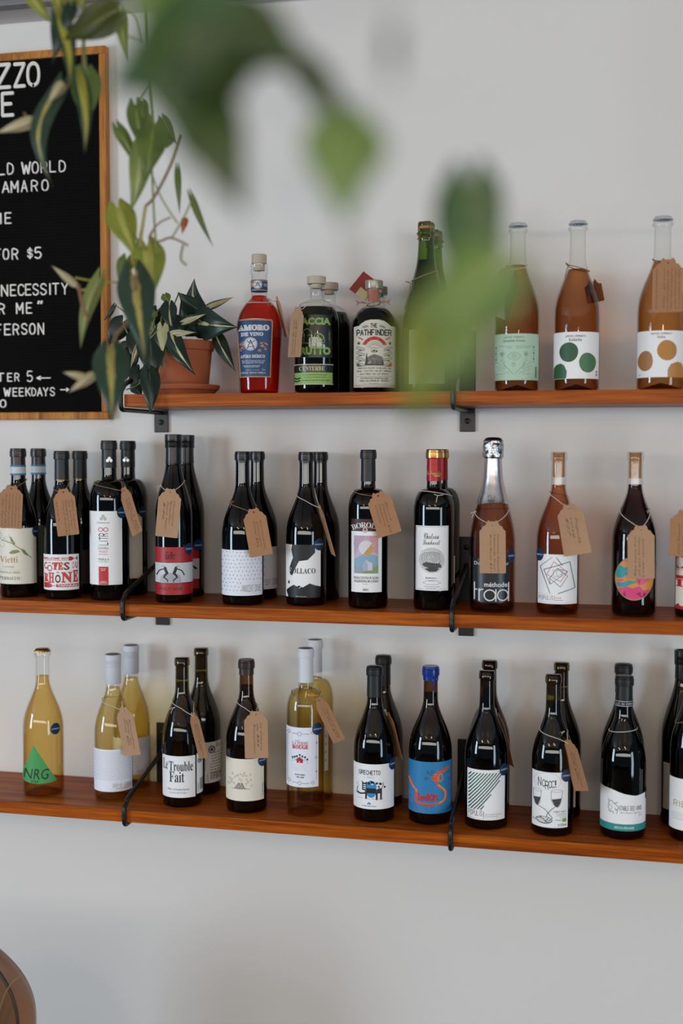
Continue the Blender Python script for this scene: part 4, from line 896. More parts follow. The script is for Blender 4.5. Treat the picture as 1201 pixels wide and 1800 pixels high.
a.T('VIN DU MAROC', 186, 1222, 276, 1236, BLK, 'serif').T('VIN GRIS', 200, 1244, 266, 1257, BLK, 'serif')
for x, y, r in ((138,870,15),(228,880,20),(335,870,12),(140,1285,15),(228,1300,18),(340,1298,15),(368,1085,12),(372,960,8),(370,1205,8)): a.Ln([(x-r,y),(x,y-r),(x+r,y),(x,y+r),(x-r,y)], 3, oc)
a.dash(168, 205, 878, 6, oc).dash(256, 312, 880, 6, oc).dash(168, 205, 1296, 6, oc).dash(252, 312, 1302, 6, oc).Ln([(128,890),(128,1270)], 2, oc).Ln([(372,900),(372,1280)], 2, oc)
b.label(B3, (114, 388, 826, 1336), a, mat('label_pale_blue', (232, 234, 244), .55)); b.sticker(B3, 380, 843)
paper_tag(b, 'kraft tag tilted steeply right off the farmhouse-label bottle', B3, (398, 590), (570, 940), Yh=-.196, Yb=-.200, yaw=-35, w=.044, lines=['', 'Ferme Rouge', 'Le Gris $19', '', ''], strands=((195, 530), (345, 545)), twine=JUTE, knot=(200, 535))
b = Bottle('wine_bottle', 'clear white wine with long white capsule, behind the farmhouse-label bottle', 2, -.6298, -.0435, .3373, .0390, 'bord', 'clear', .0148, 'straw', .765, group=GL); ferm(b)
a = Art(B3)
for k in range(4): y = 900+k*70; a.Ln([(442,y),(450,y-12),(458,y),(450,y+12),(442,y)], 3, oc)
b.label(B3, (436, 472, 800, 1200), a, LABELC)

def grec(b): b.capsule(b.H-.060, mat('black_capsule', (20, 20, 21), .42)); b.cap_top(BLACKCAP)
b = Bottle('wine_bottle', 'black-capped olive bottle with white label of a striped cow, GRECHETTO', 2, -.4803, -.1477, .3048, .0415, 'burg', 'olive', .0148, 'olivewine', .83, group=GL); grec(b)
a = Art(B3); bl = (50, 140, 200)
a.T('GRECHETTO', 736, 1190, 918, 1232, BLK, 'stroke', w=1.15, gap=1.7).T('IL POMETO', 778, 1244, 868, 1262, (110, 150, 180), 'stroke', w=.6)
a.D(840, 1352, 50, 74, bl)
a.R(786, 1344, 932, 1388, BLK).R(790, 1384, 805, 1438, BLK).R(880, 1384, 896, 1444, BLK).R(916, 1384, 932, 1442, BLK).Ln([(926,1346),(944,1322),(940,1298)], 5, BLK, True).Ln([(786,1390),(745,1398),(728,1388)], 13, BLK, True)
a.R(764, 1300, 802, 1366, BLK).P([(764,1302),(758,1284),(776,1296)], BLK).P([(790,1300),(806,1286),(804,1306)], BLK)
for y in (1318, 1334, 1350): a.D(784, y, 13, 4.5, (222, 222, 222))
for x, y, r in ((820,1304,11),(850,1298,15),(888,1302,11),(918,1306,13),(905,1330,9),(955,1335,9)): a.D(x, y, r, r*.9, BLK, .2)
for x, y in ((905,1318),(890,1345),(850,1310)): a.D(x, y, 10, 7, (222, 222, 222))
a.Ln([(725,1345),(722,1390)], 7, bl).Ln([(712,1398),(736,1398)], 3, BLK).Ln([(735,1300),(722,1320),(738,1330),(725,1345)], 2, GRY, True)
for k in range(4): a.dash(725+k*60, 770+k*58, 1436, 4, GRY, k)
a.D(814, 1478, 7, 7, bl).D(832, 1478, 7, 7, bl).D(823, 1470, 7, 7, bl).dash(765, 882, 1498, 9, GRY)
b.label(B3, (685, 1034, 1140, 1524), a, LABELW); b.sticker(B3, 1022, 1152)
paper_tag(b, 'kraft tag in the gap behind the striped cow bottle, edge turned to view', B3, (985, 715), (1070, 1075), Yh=-.135, Yb=-.120, yaw=-55, w=.044, lines=['', '', ''], m=KRAFT, strands=((785, 672), (958, 690)), knot=(958, 690), front=False)
b = Bottle('wine_bottle', 'black-capped olive bottle behind the striped cow bottle', 2, -.4824, -.0460, .3094, .0415, 'burg', 'olive', .0148, 'olivewine', .83, group=GL); grec(b)
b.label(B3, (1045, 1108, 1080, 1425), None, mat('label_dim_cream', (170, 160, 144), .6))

b = Bottle('wine_bottle', 'brown bottle dipped in blue wax with bright blue and orange dragon-like label', 2, -.3687, -.1366, .3071, .0430, 'burg', 'brown', .0143, 'olivewine', .83, group=GL)
BW = mat('blue_wax', (24, 52, 132), .22); w = b.lathe_part('blue_wax', BW, b.H-.026, None, .0016)
for ang, l in ((.45, .020), (1.05, .010)):
    z = b.H-.026; MB().tube([b.pt(ang, z+.008, .0008), b.pt(ang+.03, z, .0016), b.pt(ang+.02, z-l*.6, .0012), b.pt(ang+.03, z-l, .0012)], [.0024, .0018, .0010, .0014], 8).build('wax_drip', BW, w)
a = Art(B4); OR, O2, NV = (214, 84, 40), (222, 150, 90), (22, 60, 96)
a.Ln([(186,1100),(215,1160),(250,1195),(245,1250),(252,1290),(320,1302),(420,1296),(482,1270),(490,1200),(445,1165),(425,1130)], 20, OR, True)
a.Ln([(188,1105),(225,1165),(250,1200)], 10, O2, True).Ln([(430,1140),(470,1175),(488,1215),(478,1265),(440,1290)], 12, O2, True).Ln([(255,1300),(330,1310),(400,1300)], 9, (196, 60, 44), True)
a.P([(385,1055),(420,1030),(450,1020),(500,995),(525,990),(520,1010),(470,1040),(445,1060),(440,1090),(420,1128),(392,1105),(375,1090),(360,1085)], OR)
a.Rg(446, 1080, 20, 30, 5, O2).D(402, 1055, 10, 10, (226, 160, 60)).D(402, 1055, 5, 5, BLK)
for x, y in ((342,1035),(326,1085),(380,1030)): a.Rg(x, y, 10, 12, 3, NV)
a.Ln([(325,1085),(350,1080),(392,1085)], 3, NV).Ln([(350,1040),(365,1058),(395,1060)], 3, NV)
a.T('SemillON', 258, 1212, 418, 1270, (200, 50, 60), 'sans', .05).T('SemillON', 262, 1216, 422, 1274, (120, 30, 60), 'sans', -.01)
for i in range(70):
    x = random.choice([random.uniform(190, 260), random.uniform(290, 530), random.uniform(200, 520)]); y = random.choice([random.uniform(985, 1080), random.uniform(1290, 1350), random.uniform(1100, 1290)])
    a.D(x, y, random.uniform(1.5, 3.5), random.uniform(1, 3), NV, n=5)
for k, (x, y) in enumerate([(190,1215),(195,1265),(205,1285),(230,1335),(280,1345),(310,1350),(350,1322),(512,1060),(515,1120),(518,1170),(515,1280)]): a.Ln([(x,y),(x+8,y+9),(x+2,y+20),(x+16,y+12)], 3, OR, True)
b.label(B4, (182, 542, 948, 1378), a, mat('label_bright_blue', (36, 124, 178), .5))

b = Bottle('wine_bottle', 'olive-brown bottle with green diagonal stripe label POPULIS, front one', 2, -.2563, -.1419, .3053, .0425, 'burg', 'brown', .0145, 'olivewine', .83, group=GL); b.cork_in(1140+330/4.737, mat('dark_cork', (96, 60, 40), .8))
a = Art(B4); gr = (34, 96, 76)
x0, x1, ytop = 684, 974, 1044
for k in range(24):
    # diagonals clipped by a leaf-like outline
    s0 = 20+k*26; pts = []
    for j in range(41):
        t = j/40; x = x0+s0*t*1.0; y = ytop+(s0*1.16)*(1-t)
        if x0 <= x <= x1 and ytop <= y <= 1346:
            e = 1346-(max(0, (x-790)/184))**1.0*300*(1 if x > 790 else 0)
            if y <= e: pts.append((x, y))
    if len(pts) > 1:
        below = [p for p in pts if p[1] > 1062+ (p[0]-684)*.62+ 60 or p[0] < 692+(p[1]-1040)*.12]
        a.Ln([pts[0], pts[-1]], 8.5, gr)
        if k % 2 == 0 and len(below) > 1: a.Ln([below[0], below[-1]], 6, (20, 24, 24))
a.T('POPULIS', 680, 1352, 796, 1400, BLK, 'stroke', w=.6).R(806, 1360, 809, 1412, BLK).T('SAUVIGNON BLANC', 818, 1376, 958, 1392, GRY, 'stroke', w=.5).dash(818, 930, 1402, 6, LG).dash(680, 960, 1420, 2, LG).dash(680, 800, 1345, 1.5, LG)
b.label(B4, (672, 982, 1015, 1432), a); b.sticker(B4, 975, 1020)
paper_tag(b, 'kraft tag hidden but for its corner, behind the green stripe bottle', B4, (925, 560), (1018, 960), Yh=-.115, Yb=-.095, yaw=-60, w=.046, lines=['', ''], strands=((752, 496), (908, 515)))
b = Bottle('wine_bottle', 'olive-brown corked bottle behind the green stripe POPULIS bottle', 2, -.2615, -.0470, .3096, .0425, 'burg', 'brown', .0145, 'olivewine', .83, group=GL); b.cork_in(1140+250/4.737, mat('dark_cork', (96, 60, 40), .8))

b = Bottle('wine_bottle', 'olive bottle with white label of two joined wine glasses, NOROC!', 2, -.1268, -.1560, .3063, .0405, 'burg', 'olive', .0143, 'olivewine', .83, group=GL); b.cork_in(1130+375/3.99, mat('dark_cork', (110, 74, 40), .8))
a = Art(B5)
for ch, x, y, r in (('N',183,948,0),('O',212,962,0),('R',234,968,0),('O',256,968,0),('C',276,965,0),('!',302,962,0)): a.T(ch, x, y+2, x+(24 if ch != '!' else 8), y+66 if ch in 'NR' else y+54, BLK, 'stroke', w=.75)
a.Rg(250, 975, 92, 60, 1.6, LG, 120, 400)
for x, s in ((180, 1), (316, -1)):
    w_ = 28 if s == 1 else 40; yb = 1150 if s == 1 else 1148
    a.Rg(x, 1045 if s == 1 else 1040, w_, 9, 2, GRY)
    a.Ln([(x-w_,1045),(x-w_+3,1110),(x-8,yb),(x+w_*.5,1140),(x+w_,1046)], 2.5, (70, 70, 70), True)
    a.P([(x-w_+3,1100),(x+w_-6,1092),(x+w_-14,1125),(x+4,1156),(x-14,1145)], (60, 60, 62))
a.Ln([(192,1155),(235,1175),(262,1205),(284,1230),(262,1240),(245,1215),(275,1175),(306,1150)], 4, (60, 60, 60), True)
a.D(228, 1248, 58, 26, (70, 70, 70)).D(228, 1246, 53, 21, (214, 214, 214)).Ln([(180,1240),(215,1235),(245,1262),(275,1240)], 4, BLK, True).Ln([(200,1225),(240,1255),(262,1228)], 5, BLK, True)
a.T('TOMMY RUFF', 292, 1180, 382, 1192, BLK, 'stroke', w=.8).dash(310, 382, 1202, 6, LG).dash(320, 382, 1214, 5, LG).dash(340, 382, 1226, 5, LG).R(355, 1234, 382, 1258, (130, 160, 70)).dash(305, 350, 1245, 5, GRY).T('& 12%vol', 326, 1270, 382, 1286, BLK, 'sans').T('75cl', 150, 1246, 168, 1262, GRY, 'sans', rot=0)
b.label(B5, (143, 392, 912, 1300), a); b.sticker(B5, 384, 936)
paper_tag(b, 'kraft tag lit orange at its foot, hanging right of the two-glasses label', B5, (398, 705), (490, 1038), Yh=-.190, Yb=-.196, yaw=-46, w=.042, lines=['', 'Noroc! Tommy', 'Ruff $30', '', ''], strands=((200, 598), (372, 640)), knot=(360, 625))
b = Bottle('wine_bottle', 'olive bottle behind the two-glasses NOROC! bottle', 2, -.1169, -.0440, .3109, .0405, 'burg', 'olive', .0143, 'olivewine', .83, group=GL); b.cork_in(1130+310/3.99, mat('dark_cork', (60, 40, 26), .8))
b.label(B5, (300, 447, 800, 1160), None, LABELC)

b = Bottle('wine_bottle', 'dark bottle with slanted white cow-head label and teal foot band, ETABLE DES VINS', 2, .0063, -.144, .3059, .0426, 'burg', 'black', .0156, group=GL)
b.capsule(b.H-.056); b.cap_top(mat('dull_silver', (130, 124, 120), .4, .6))
a = Art(B5); wh = (206, 206, 206); a.T('MISE EN BOUTEILLE AU DOMAINE', 600, 420, 960, 438, wh, 'stroke', w=.8)
for y in (411, 446): a.R(700, y, 870, y+3, wh)
o = b.lathe_part('neck_band', mat('band_black', (22, 22, 24), .5), b.zpx(1130+449/3.99), b.zpx(1130+409/3.99), .0014, close=False)
A2 = Art(B5); A2.T('ILLE AU DOMAI', 726, 421, 846, 438, wh, 'stroke', w=.8).R(724, 411, 848, 414, wh).R(724, 444, 848, 447, wh); b.wrap(*A2.L[wh], 'print', ink(wh), o, .0018, B5, step=3)
a = Art(B5); tl = (40, 140, 140)
a.P([(620,1250),(720,1296),(840,1296),(938,1262),(938,1322),(620,1322)], tl); a.L.clear()
a.R(620, 1274, 938, 1322, tl).T('MÂCON-PÉRONNE', 722, 1288, 858, 1308, (206, 220, 216), 'sans', .02)
a.Ln([(676,1106),(684,1120),(700,1116),(716,1132),(730,1128),(745,1122)], 3, BLK, True).Ln([(684,1120),(678,1160),(688,1195),(706,1190),(714,1205)], 3, BLK, True).Ln([(716,1132),(736,1145),(748,1160),(735,1180),(722,1165)], 3.5, BLK, True).Ln([(725,1170),(742,1185),(735,1205)], 2.5, BLK, True).D(690, 1150, 3, 4, BLK).Ln([(688,1190),(700,1170),(705,1150)], 2, BLK, True)
a.T('ETABLE DES VINS', 756, 1144, 908, 1178, BLK, 'stroke', w=.85, gap=1.3).T('Alain Domaine Vigneron', 758, 1186, 904, 1202, (120, 118, 118), 'script').T('2022', 888, 1206, 910, 1217, GRY, 'sans')
b.label(B5, (620, 938, 1048, 1322), a, shape=[(620,1024),(700,1036),(790,1062),(870,1076),(938,1064),(938,1322),(620,1322)]); b.sticker(B5, 945, 1082)
pts = [Vector(b.pt(2*math.pi*k/28, b.zpx(1130+624/3.99)+.003*math.sin(2*math.pi*k/28), .0012)) for k in range(28)]
o = MB().tube(pts, .0008, 6, closed=True).build('neck_string', TWINE); o.location = (b.X, b.Y, b.z0); tag(o, 'thin string looped round the neck of the cow-head label bottle', 'string')
b = Bottle('wine_bottle', 'black-capped bottle almost hidden behind ETABLE DES VINS', 2, .0048, -.0470, .3118, .0426, 'burg', 'black', .0156, group=GL); b.capsule(b.H-.056); b.cap_top(BLACKCAP)

b = Bottle('wine_bottle', 'tall olive bottle with black screw cap and cream label, behind the RIESLING', 2, .1193, -.0450, .3444, .0400, 'flute', 'olive', .0150, 'olivewine', .84, group=GL)
b.lathe_part('capsule', mat('satin_black', (16, 16, 17), .32), b.H-.056, b.H-.024, .0009, close=False); b.screwcap(b.H-.028, mat('satin_black', (16, 16, 17), .32))
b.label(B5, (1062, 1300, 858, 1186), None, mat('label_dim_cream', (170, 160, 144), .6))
b = Bottle('wine_bottle', 'tall olive bottle cut by the right frame edge, pale label reading RIESLING', 2, .1334, -.1331, .335, .0406, 'flute', 'olive', .0150, 'olivewine', .84, group=GL)
b.lathe_part('capsule', mat('satin_black', (16, 16, 17), .32), b.H-.056, b.H-.024, .0009, close=False); b.screwcap(b.H-.028, mat('satin_black', (16, 16, 17), .32))
a = Art(B5); a.T('RIESLING', 1134, 1118, 1380, 1165, (176, 170, 100), 'stroke', w=.9)
for k in range(4): a.dash(1125, 1380, 1210+k*14, 4, LG, k)
b.label(B5, (1105, 1398, 965, 1326), a)
pts = [Vector(b.pt(2*math.pi*k/28, b.zpx(1130+560/3.99)+.006*math.sin(2*math.pi*k/28*2+1.2), .0014)) for k in range(28)]
mb = MB().tube(pts, .0008, 6, closed=True); K = Vector(b.pt(-.3, b.zpx(1130+540/3.99), .002)); mb.tube([K, K+Vector((.001, -.001, .018))], .0018, 6)
o = mb.build('neck_string', JUTE); o.location = (b.X, b.Y, b.z0); tag(o, 'jute string knotted round the neck of the RIESLING bottle', 'string')

# ---- top shelf
GT = 'bottles on the top shelf'
b = Bottle('spirit_bottle', 'bottle of red aperitif with wooden stopper and blue gold-edged label AMORO DE VINO', 0, -.7185, -.150, .2794, .0460, 'amaro', 'clear', .0158, 'red', .705, group=GT, n=52)
PALE = mat('pale_stopper', (188, 172, 152), .6, bump=.15)
H = b.H; MB().lathe([(0, H*.885), (.0115, H*.885), (.0115, H*.935), (.0150, H*.9355), (.0152, H*.94), (.0152, H-.001), (.0142, H), (0, H)], 36).build('stopper', PALE, b.t, sharp=35)
a = Art(c4); bl2 = (22, 62, 104); gd = (196, 132, 84)
a.R(160, 238, 270, 243, gd).R(160, 298, 270, 303, gd).D(200, 264, 28, 29, (206, 206, 206)).Rg(200, 264, 24, 25, 2, bl2).Ln([(186,278),(200,248),(214,280)], 3.5, BLK).Ln([(184,252),(200,262),(216,252)], 3, BLK).Ln([(188,272),(214,270)], 3, BLK).T('DE', 236, 256, 266, 276, (196, 190, 186), 'serif').R(160, 249, 172, 278, gd)
b.band(c4, 233, 306, mat('label_blue', (24, 66, 110), .45), a)
a = Art(c4); wh = (206, 202, 206)
def out(x0, x1, y0, y1, i): return [(x0+i, y0+i), (x1-i, y0+i*1.6+ (6 if 0 else 0)), (x1-i-6, y1-i), (x0+i+6, y1-i)]
a.P(out(66, 298, 488, 878, 2), gd).P(out(66, 298, 488, 878, 9), (24, 66, 110))
a.T('AMORO', 76, 528, 274, 568, wh, 'serif', .06).T('DE VINO', 92, 578, 236, 604, wh, 'serif', .04)
a.Ln([(84,655),(110,640),(100,680),(84,690)], 5, gd, True)
for k in range(16): a.D(200+random.uniform(0, 66), 640+random.uniform(0, 70), random.uniform(4, 9), random.uniform(3, 6), gd, .2, 7)
for k in range(8): a.D(84+random.uniform(0, 30), 650+random.uniform(0, 50), random.uniform(3, 8), random.uniform(3, 6), gd, .2, 7)
a.D(154, 656, 43, 44, wh).Rg(154, 656, 37, 38, 2, (24, 66, 110)).Ln([(132,686),(154,630),(178,690)], 5, BLK).Ln([(130,634),(154,652),(180,634)], 4, BLK).Ln([(134,676),(176,672)], 4, BLK)
a.T('APÉRO IBÉRICO', 84, 722, 248, 748, wh, 'serif', .02).T('Aperitif of natural wine and', 88, 760, 248, 776, wh, 'sans', shear=.4).T('fair botanicals with quality', 94, 772, 242, 788, wh, 'sans', shear=.4).dash(100, 216, 800, 5, wh).dash(108, 208, 808, 4, wh)
a.T('PRODUCT OF SPAIN', 116, 825, 206, 832, wh, 'stroke').T('PREMIER IBERIAN FORMULA', 84, 840, 252, 852, wh, 'stroke', w=1.0).T('750ml', 228, 822, 250, 831, wh, 'sans')
b.label(c4, (68, 296, 488, 876), a, mat('label_ivory', (206, 200, 196), .5), shape=[(68,500),(110,490),(180,487),(250,490),(298,500),(284,870),(220,876),(140,876),(82,868)], pname='print')
paper_tag(b, 'kraft tag seen nearly edge-on between the red aperitif and the green liqueur', c4, (330, 366), (392, 610), Yh=-.165, Yb=-.150, yaw=-66, w=.046, m=KRAFT2, strands=((150, 372), (268, 348)), lines=['', '', ''])

def facc(b, front):
    H = b.H; MB().lathe([(0, H*.90), (.0100, H*.90), (.0100, H*.936), (.0186, H*.9365), (.019, H*.942), (.019, H-.001), (.018, H), (0, H)], 36).build('stopper', PALE, b.t, sharp=35)
b = Bottle('spirit_bottle', 'squat green liqueur bottle with lime lettering FACCIA BRUTTO and CENTERBE', 0, -.5998, -.150, .2319, .0450, 'facc', 'clear', .0128, 'moss', .735, group=GT); facc(b, True)
a = Art(c4); lm = (140, 176, 90)
a.T('FACCIA', 462, 482, 680, 530, lm, 'sans', .05).T('BRUTTO', 448, 674, 680, 728, lm, 'sans', .06).T('liqueur', 664, 578, 678, 634, lm, 'sans', rot=-90)
a.Ln([(484,650),(486,606),(510,600),(498,575),(520,556),(540,562),(556,580),(552,610),(568,640),(560,654),(510,648),(484,650)], 3.4, lm, True).Ln([(530,600),(556,596),(556,622),(534,630)], 3, lm, True).Ln([(562,655),(590,640),(636,648),(634,606),(610,588),(585,586),(575,602),(590,640)], 3.4, lm, True).Ln([(590,600),(610,592),(632,614),(616,640),(598,622),(590,600)], 3.4, lm, True).Ln([(600,598),(612,628)], 3, lm).Ln([(590,612),(620,620)], 3, lm).Ln([(496,570),(508,590),(504,640)], 3, lm, True)
b.label(c4, (448, 690, 462, 745), a, mat('label_green_black', (20, 26, 22), .3))
a = Art(c4); gd2 = (190, 176, 140)
a.R(441, 788, 698, 794, gd2).R(441, 918, 698, 924, gd2).R(444, 844, 692, 918, lm).T('CENTERBE', 474, 804, 640, 832, (206, 190, 150), 'serif', .0)
a.dash(498, 655, 860, 5, (50, 70, 40)).dash(505, 650, 876, 5, (50, 70, 40)).dash(494, 680, 896, 6, (50, 70, 40)).Ln([(446,878),(460,886),(480,880)], 9, (30, 40, 30), True).Ln([(446,896),(460,902),(480,896)], 9, (30, 40, 30), True)
b.label(c4, (441, 697, 789, 925), a, mat('label_green_black', (20, 26, 22), .3))
paper_tag(b, 'kraft tag hanging left of the green liqueur, over its first letters', c4, (463, 434), (440, 742), yaw=-42, w=.0466, m=KRAFT2, strands=((480, 375), (648, 336)), lines=['', 'Faccia Brutto', 'Centerbe $40', '', ''], rdir=90)
b = Bottle('spirit_bottle', 'squat green liqueur bottle behind the lime-lettered one, only its right side showing', 0, -.5966, -.055, .2319, .0450, 'facc', 'clear', .0128, 'moss', .735, group=GT); facc(b, False)

CLST = mat('clear_stopper', (150, 144, 130), .25, .2)
def path(b):
    H = b.H; MB().lathe([(0, H*.905), (.0090, H*.905), (.0090, H*.925), (.0172, H*.926), (.0176, H*.932), (.0176, H-.0012), (.0164, H), (0, H)], 36).build('stopper', CLST, b.t, sharp=35)
b = Bottle('spirit_bottle', 'round-shouldered dark bottle with cream engraved label THE PATHFINDER, HEMP and ROOT', 0, -.4831, -.150, .2207, .0438, 'path', 'clear', .0122, 'dusk', .75, group=GT); path(b)
a = Art(PF); ro = (200, 50, 34); gy = (96, 92, 86)
a.T('THE', 400, 770, 494, 832, BLK, 'stroke', w=1.5).T('PATHFINDER', 210, 848, 690, 942, BLK, 'stroke', w=1.45, gap=1.6)
for s in (-1, 1):
    for k in range(4): a.Rg(450+s*(90+k*18), 806+k*4, 12, 13, 6, (60, 56, 52), 0, 260)
a.dash(280, 620, 836, 2, gy)
vs = []; cx, cy = 457, 1132; n = 20
for k in range(n+1):
    q = math.radians(-68+136*k/n); vs.append((cx+180*math.sin(q), cy-180*math.cos(q)))
for k in range(n, -1, -1):
    q = math.radians(-62+124*k/n); vs.append((cx+132*math.sin(q), cy-132*math.cos(q)))
a.P(vs, ro).arc('HEMP and ROOT', cx, cy, 140, -60, 60, 32, (50, 20, 16), 'serif', .0)
for k in range(15):
    q = math.radians(-70+140*k/14); a.Ln([(cx+60*math.sin(q), cy-60*math.cos(q)), (cx+120*math.sin(q), cy-120*math.cos(q))], 3.5, (140, 134, 124))
a.P([(408,1155),(430,1136),(470,1134),(505,1152),(490,1170),(430,1172)], (60, 56, 52)).D(452, 1152, 26, 13, (200, 196, 186)).D(452, 1150, 12, 12, BLK).Ln([(405,1120),(450,1106),(502,1118)], 5, (50, 46, 44), True)
a.P([(340,1345),(360,1240),(400,1215),(455,1195),(520,1215),(560,1250),(580,1350)], (110, 104, 96))
for k in range(40): a.D(random.uniform(360, 560), random.uniform(1225, 1340), random.uniform(4, 12), random.uniform(3, 8), random.choice([(180, 174, 160), (50, 46, 44), (70, 66, 60)]), .2, 6)
a.P([(328,1348),(352,1170),(372,1348)], (40, 40, 38)).R(330, 1330, 582, 1352, (60, 56, 52)).P([(560,1345),(572,1230),(584,1345)], (40, 40, 38))
for s in (-1, 1):
    fx = lambda x: 455+s*(x-455)
    a.Ln([(fx(300),995),(fx(245),960)], 14, ro).D(fx(245), 1040, 16, 20, (70, 50, 44)).D(fx(240), 1030, 8, 9, ro)
    for k in range(4):
        y = 1085+k*72; a.P([(fx(215), y), (fx(230), y-10), (fx(325), y+34), (fx(318), y+62), (fx(212), y+22)], (176, 170, 156)); a.Ln([(fx(212), y+24), (fx(318), y+64)], 4, (60, 56, 52)); a.Ln([(fx(218), y-4), (fx(325), y+34)], 3, (60, 56, 52)); a.D(fx(265), y+56, 26, 7, (80, 60, 52))
    a.D(fx(240), 1340, 22, 24, ro if s == -1 else (100, 70, 56))
for y, t_, x0, x1, h in ((1388,'IMMEDIATE RELIEF to MALAISE AND',238,680,22),(1427,'ENNUI, COLD FEET AND HOT TEMPERS,',224,690,22),(1468,'WEAK KNEES AND LOW SPIRITS.',262,652,22),(1526,'PATENTED-DISTILLED',272,642,28),(1562,'NON-ALCOHOLIC SPIRIT',262,650,28)): a.T(t_, x0, y-h/2, x1, y+h/2, (70, 66, 62), 'stroke', w=1.0)
a.R(215, 1497, 690, 1500, gy).dash(385, 520, 1601, 9, gy).R(285, 1599, 370, 1602, gy).R(535, 1599, 620, 1602, gy).R(174, 1618, 755, 1624, (150, 100, 80)).R(174, 1640, 755, 1646, (150, 100, 80))
def half(pts): return pts+[(2*461-x, y) for x, y in pts[::-1]]
b.label(PF, (174, 752, 718, 1652), a, mat('label_bone', (206, 200, 184), .55), shape=half([(174,1652),(174,808),(245,800),(275,770),(330,735),(400,720)]))
# the folded red card (its printed square left blank)
o = MB()
A = at(600+305/7.825, 470+55/7.825, -.115); Bq = at(600+110/7.825, 470+300/7.825, -.125); Cq = at(600+330/7.825, 470+455/7.825, -.125); Dq = at(600+520/7.825, 470+215/7.825, -.115)
nn = (Bq-A).cross(Cq-A).normalized()*.0005
o.add([p+nn for p in (A, Bq, Cq, Dq)]+[p-nn for p in (A, Bq, Cq, Dq)], [(0, 1, 2, 3), (7, 6, 5, 4), (0, 4, 5, 1), (1, 5, 6, 2), (2, 6, 7, 3), (3, 7, 4, 0)])
t = o.build('hang_card', mat('card_dark_red', (126, 34, 26), .5, var=.35, vscale=30), None, False); tag(t, 'dark red square card tied at the neck of THE PATHFINDER bottle', 'card')
def lp(u, v): return A+(Bq-A)*u+(Dq-A)*v
q = MB().add([lp(u, v)-nn*1.8 if (nn.y > 0) else lp(u, v)+nn*1.8 for u, v in ((.62,.40),(1.0,.40),(1.0,.98),(.62,.98))], [(0, 1, 2, 3)]).build('print', ink((180, 160, 120)), t, False)
pts = [Vector(b.pt(2*math.pi*k/28, b.zpx(470+492/7.825)+.004*math.sin(2*math.pi*k/28*1+.5), .0016)) for k in range(28)]
mb = MB().tube(pts, .0011, 6, closed=True)
for s in (-1, 1):
    for k in range(4): K = Vector(b.pt(s*1.1, b.zpx(470+485/7.825), .002)); mb.tube(smooth_path([K, K+Vector((s*.010, -.003, .003-.001*k)), K+Vector((s*(.020+.001*k), -.002, -.004+.0035*k))], 4), .0007, 5)
o = mb.build('neck_string', JUTE); o.location = (b.X, b.Y, b.z0); tag(o, 'frayed jute twine round the neck of THE PATHFINDER bottle', 'string')
lb = MB(); z0, z1 = b.zpx(470+470/7.825), b.zpx(470+300/7.825); vs = [b.pt(-.9+1.8*k/8, z, .0006) for z in (z0, z1) for k in range(9)]
lb.add(vs, [(k, k+1, k+10, k+9) for k in range(8)]).build('neck_label', mat('neck_print', (150, 84, 62), .5, var=.4, vscale=90), b.t)
b = Bottle('spirit_bottle', 'round-shouldered dark bottle behind THE PATHFINDER, its left shoulder showing', 0, -.4915, -.058, .2207, .0438, 'path', 'clear', .0122, 'dusk', .75, group=GT); path(b)

def chmp(b):
    H = b.H; r = .0135
    ck = MB().lathe([(0, H*.92), (.0098, H*.93), (.0105, H*.955), (.0150, H*.962), (.0158, H*.975), (.0155, H-.003), (.0120, H), (0, H+.0008)], 32).build('cork', CORK, b.t)
    cg = MB(); W_ = mat('brass_wire', (150, 104, 60), .4, .7)
    zr = H*.905
    cg.tube([(.0172*math.cos(q), .0172*math.sin(q), zr) for q in [2*math.pi*i/24 for i in range(24)]], .0008, 5, closed=True)
    cg.tube([(.008*math.cos(q), .008*math.sin(q), H+.0016) for q in [2*math.pi*i/16 for i in range(16)]], .0007, 5, closed=True)
    for k in range(4):
        q = 2*math.pi*k/4+.65; c, s = math.cos(q), math.sin(q); P_ = [(.008, H+.0016), (.0150, H), (.0174, H-.004), (.0174, H-.016), (.0172, zr)]
        L = smooth_path([(p[0]*c, p[0]*s, p[1]) for p in P_], 5); cg.tube(L, .0010, 5)
        cg.tube([(x*1.02+.0008*math.sin(i*2), y*1.02, z) for i, (x, y, z) in enumerate(L)], .0005, 4)
    cg.build('wire_cage', W_, b.t)
b = Bottle('wine_bottle', 'tall green sparkling bottle with wired cork and blank pale label, behind the blurred leaf', 0, -.3798, -.150, .3292, .0450, 'champ', 'green', .0165, 'moss', .78, group=GT); chmp(b)
b.label(C0, (719, 782, 579, 675), None, mat('label_sage', (176, 186, 150), .6))
pts = [Vector(b.pt(2*math.pi*k/28, b.zpx(380+575/5.624)+.010*math.sin(2*math.pi*k/28-.2), .0014)) for k in range(28)]
mb = MB().tube(pts, .0010, 6, closed=True); K = Vector(b.pt(-1.35, b.zpx(380+640/5.624), .002)); mb.tube([K, K+Vector((-.010, -.002, .003))], .0011, 6); mb.tube([K, K+Vector((-.003, -.002, -.02)), K+Vector((-.012, -.002, -.05))], .0007, 5)
o = mb.build('neck_string', JUTE); o.location = (b.X, b.Y, b.z0); tag(o, 'jute twine tied round the neck of the wired-cork green bottle', 'string')
b = Bottle('wine_bottle', 'tall green sparkling bottle with wired cork, close behind its twin', 0, -.3783, -.055, .3292, .0450, 'champ', 'green', .0165, 'moss', .78, group=GT); chmp(b)

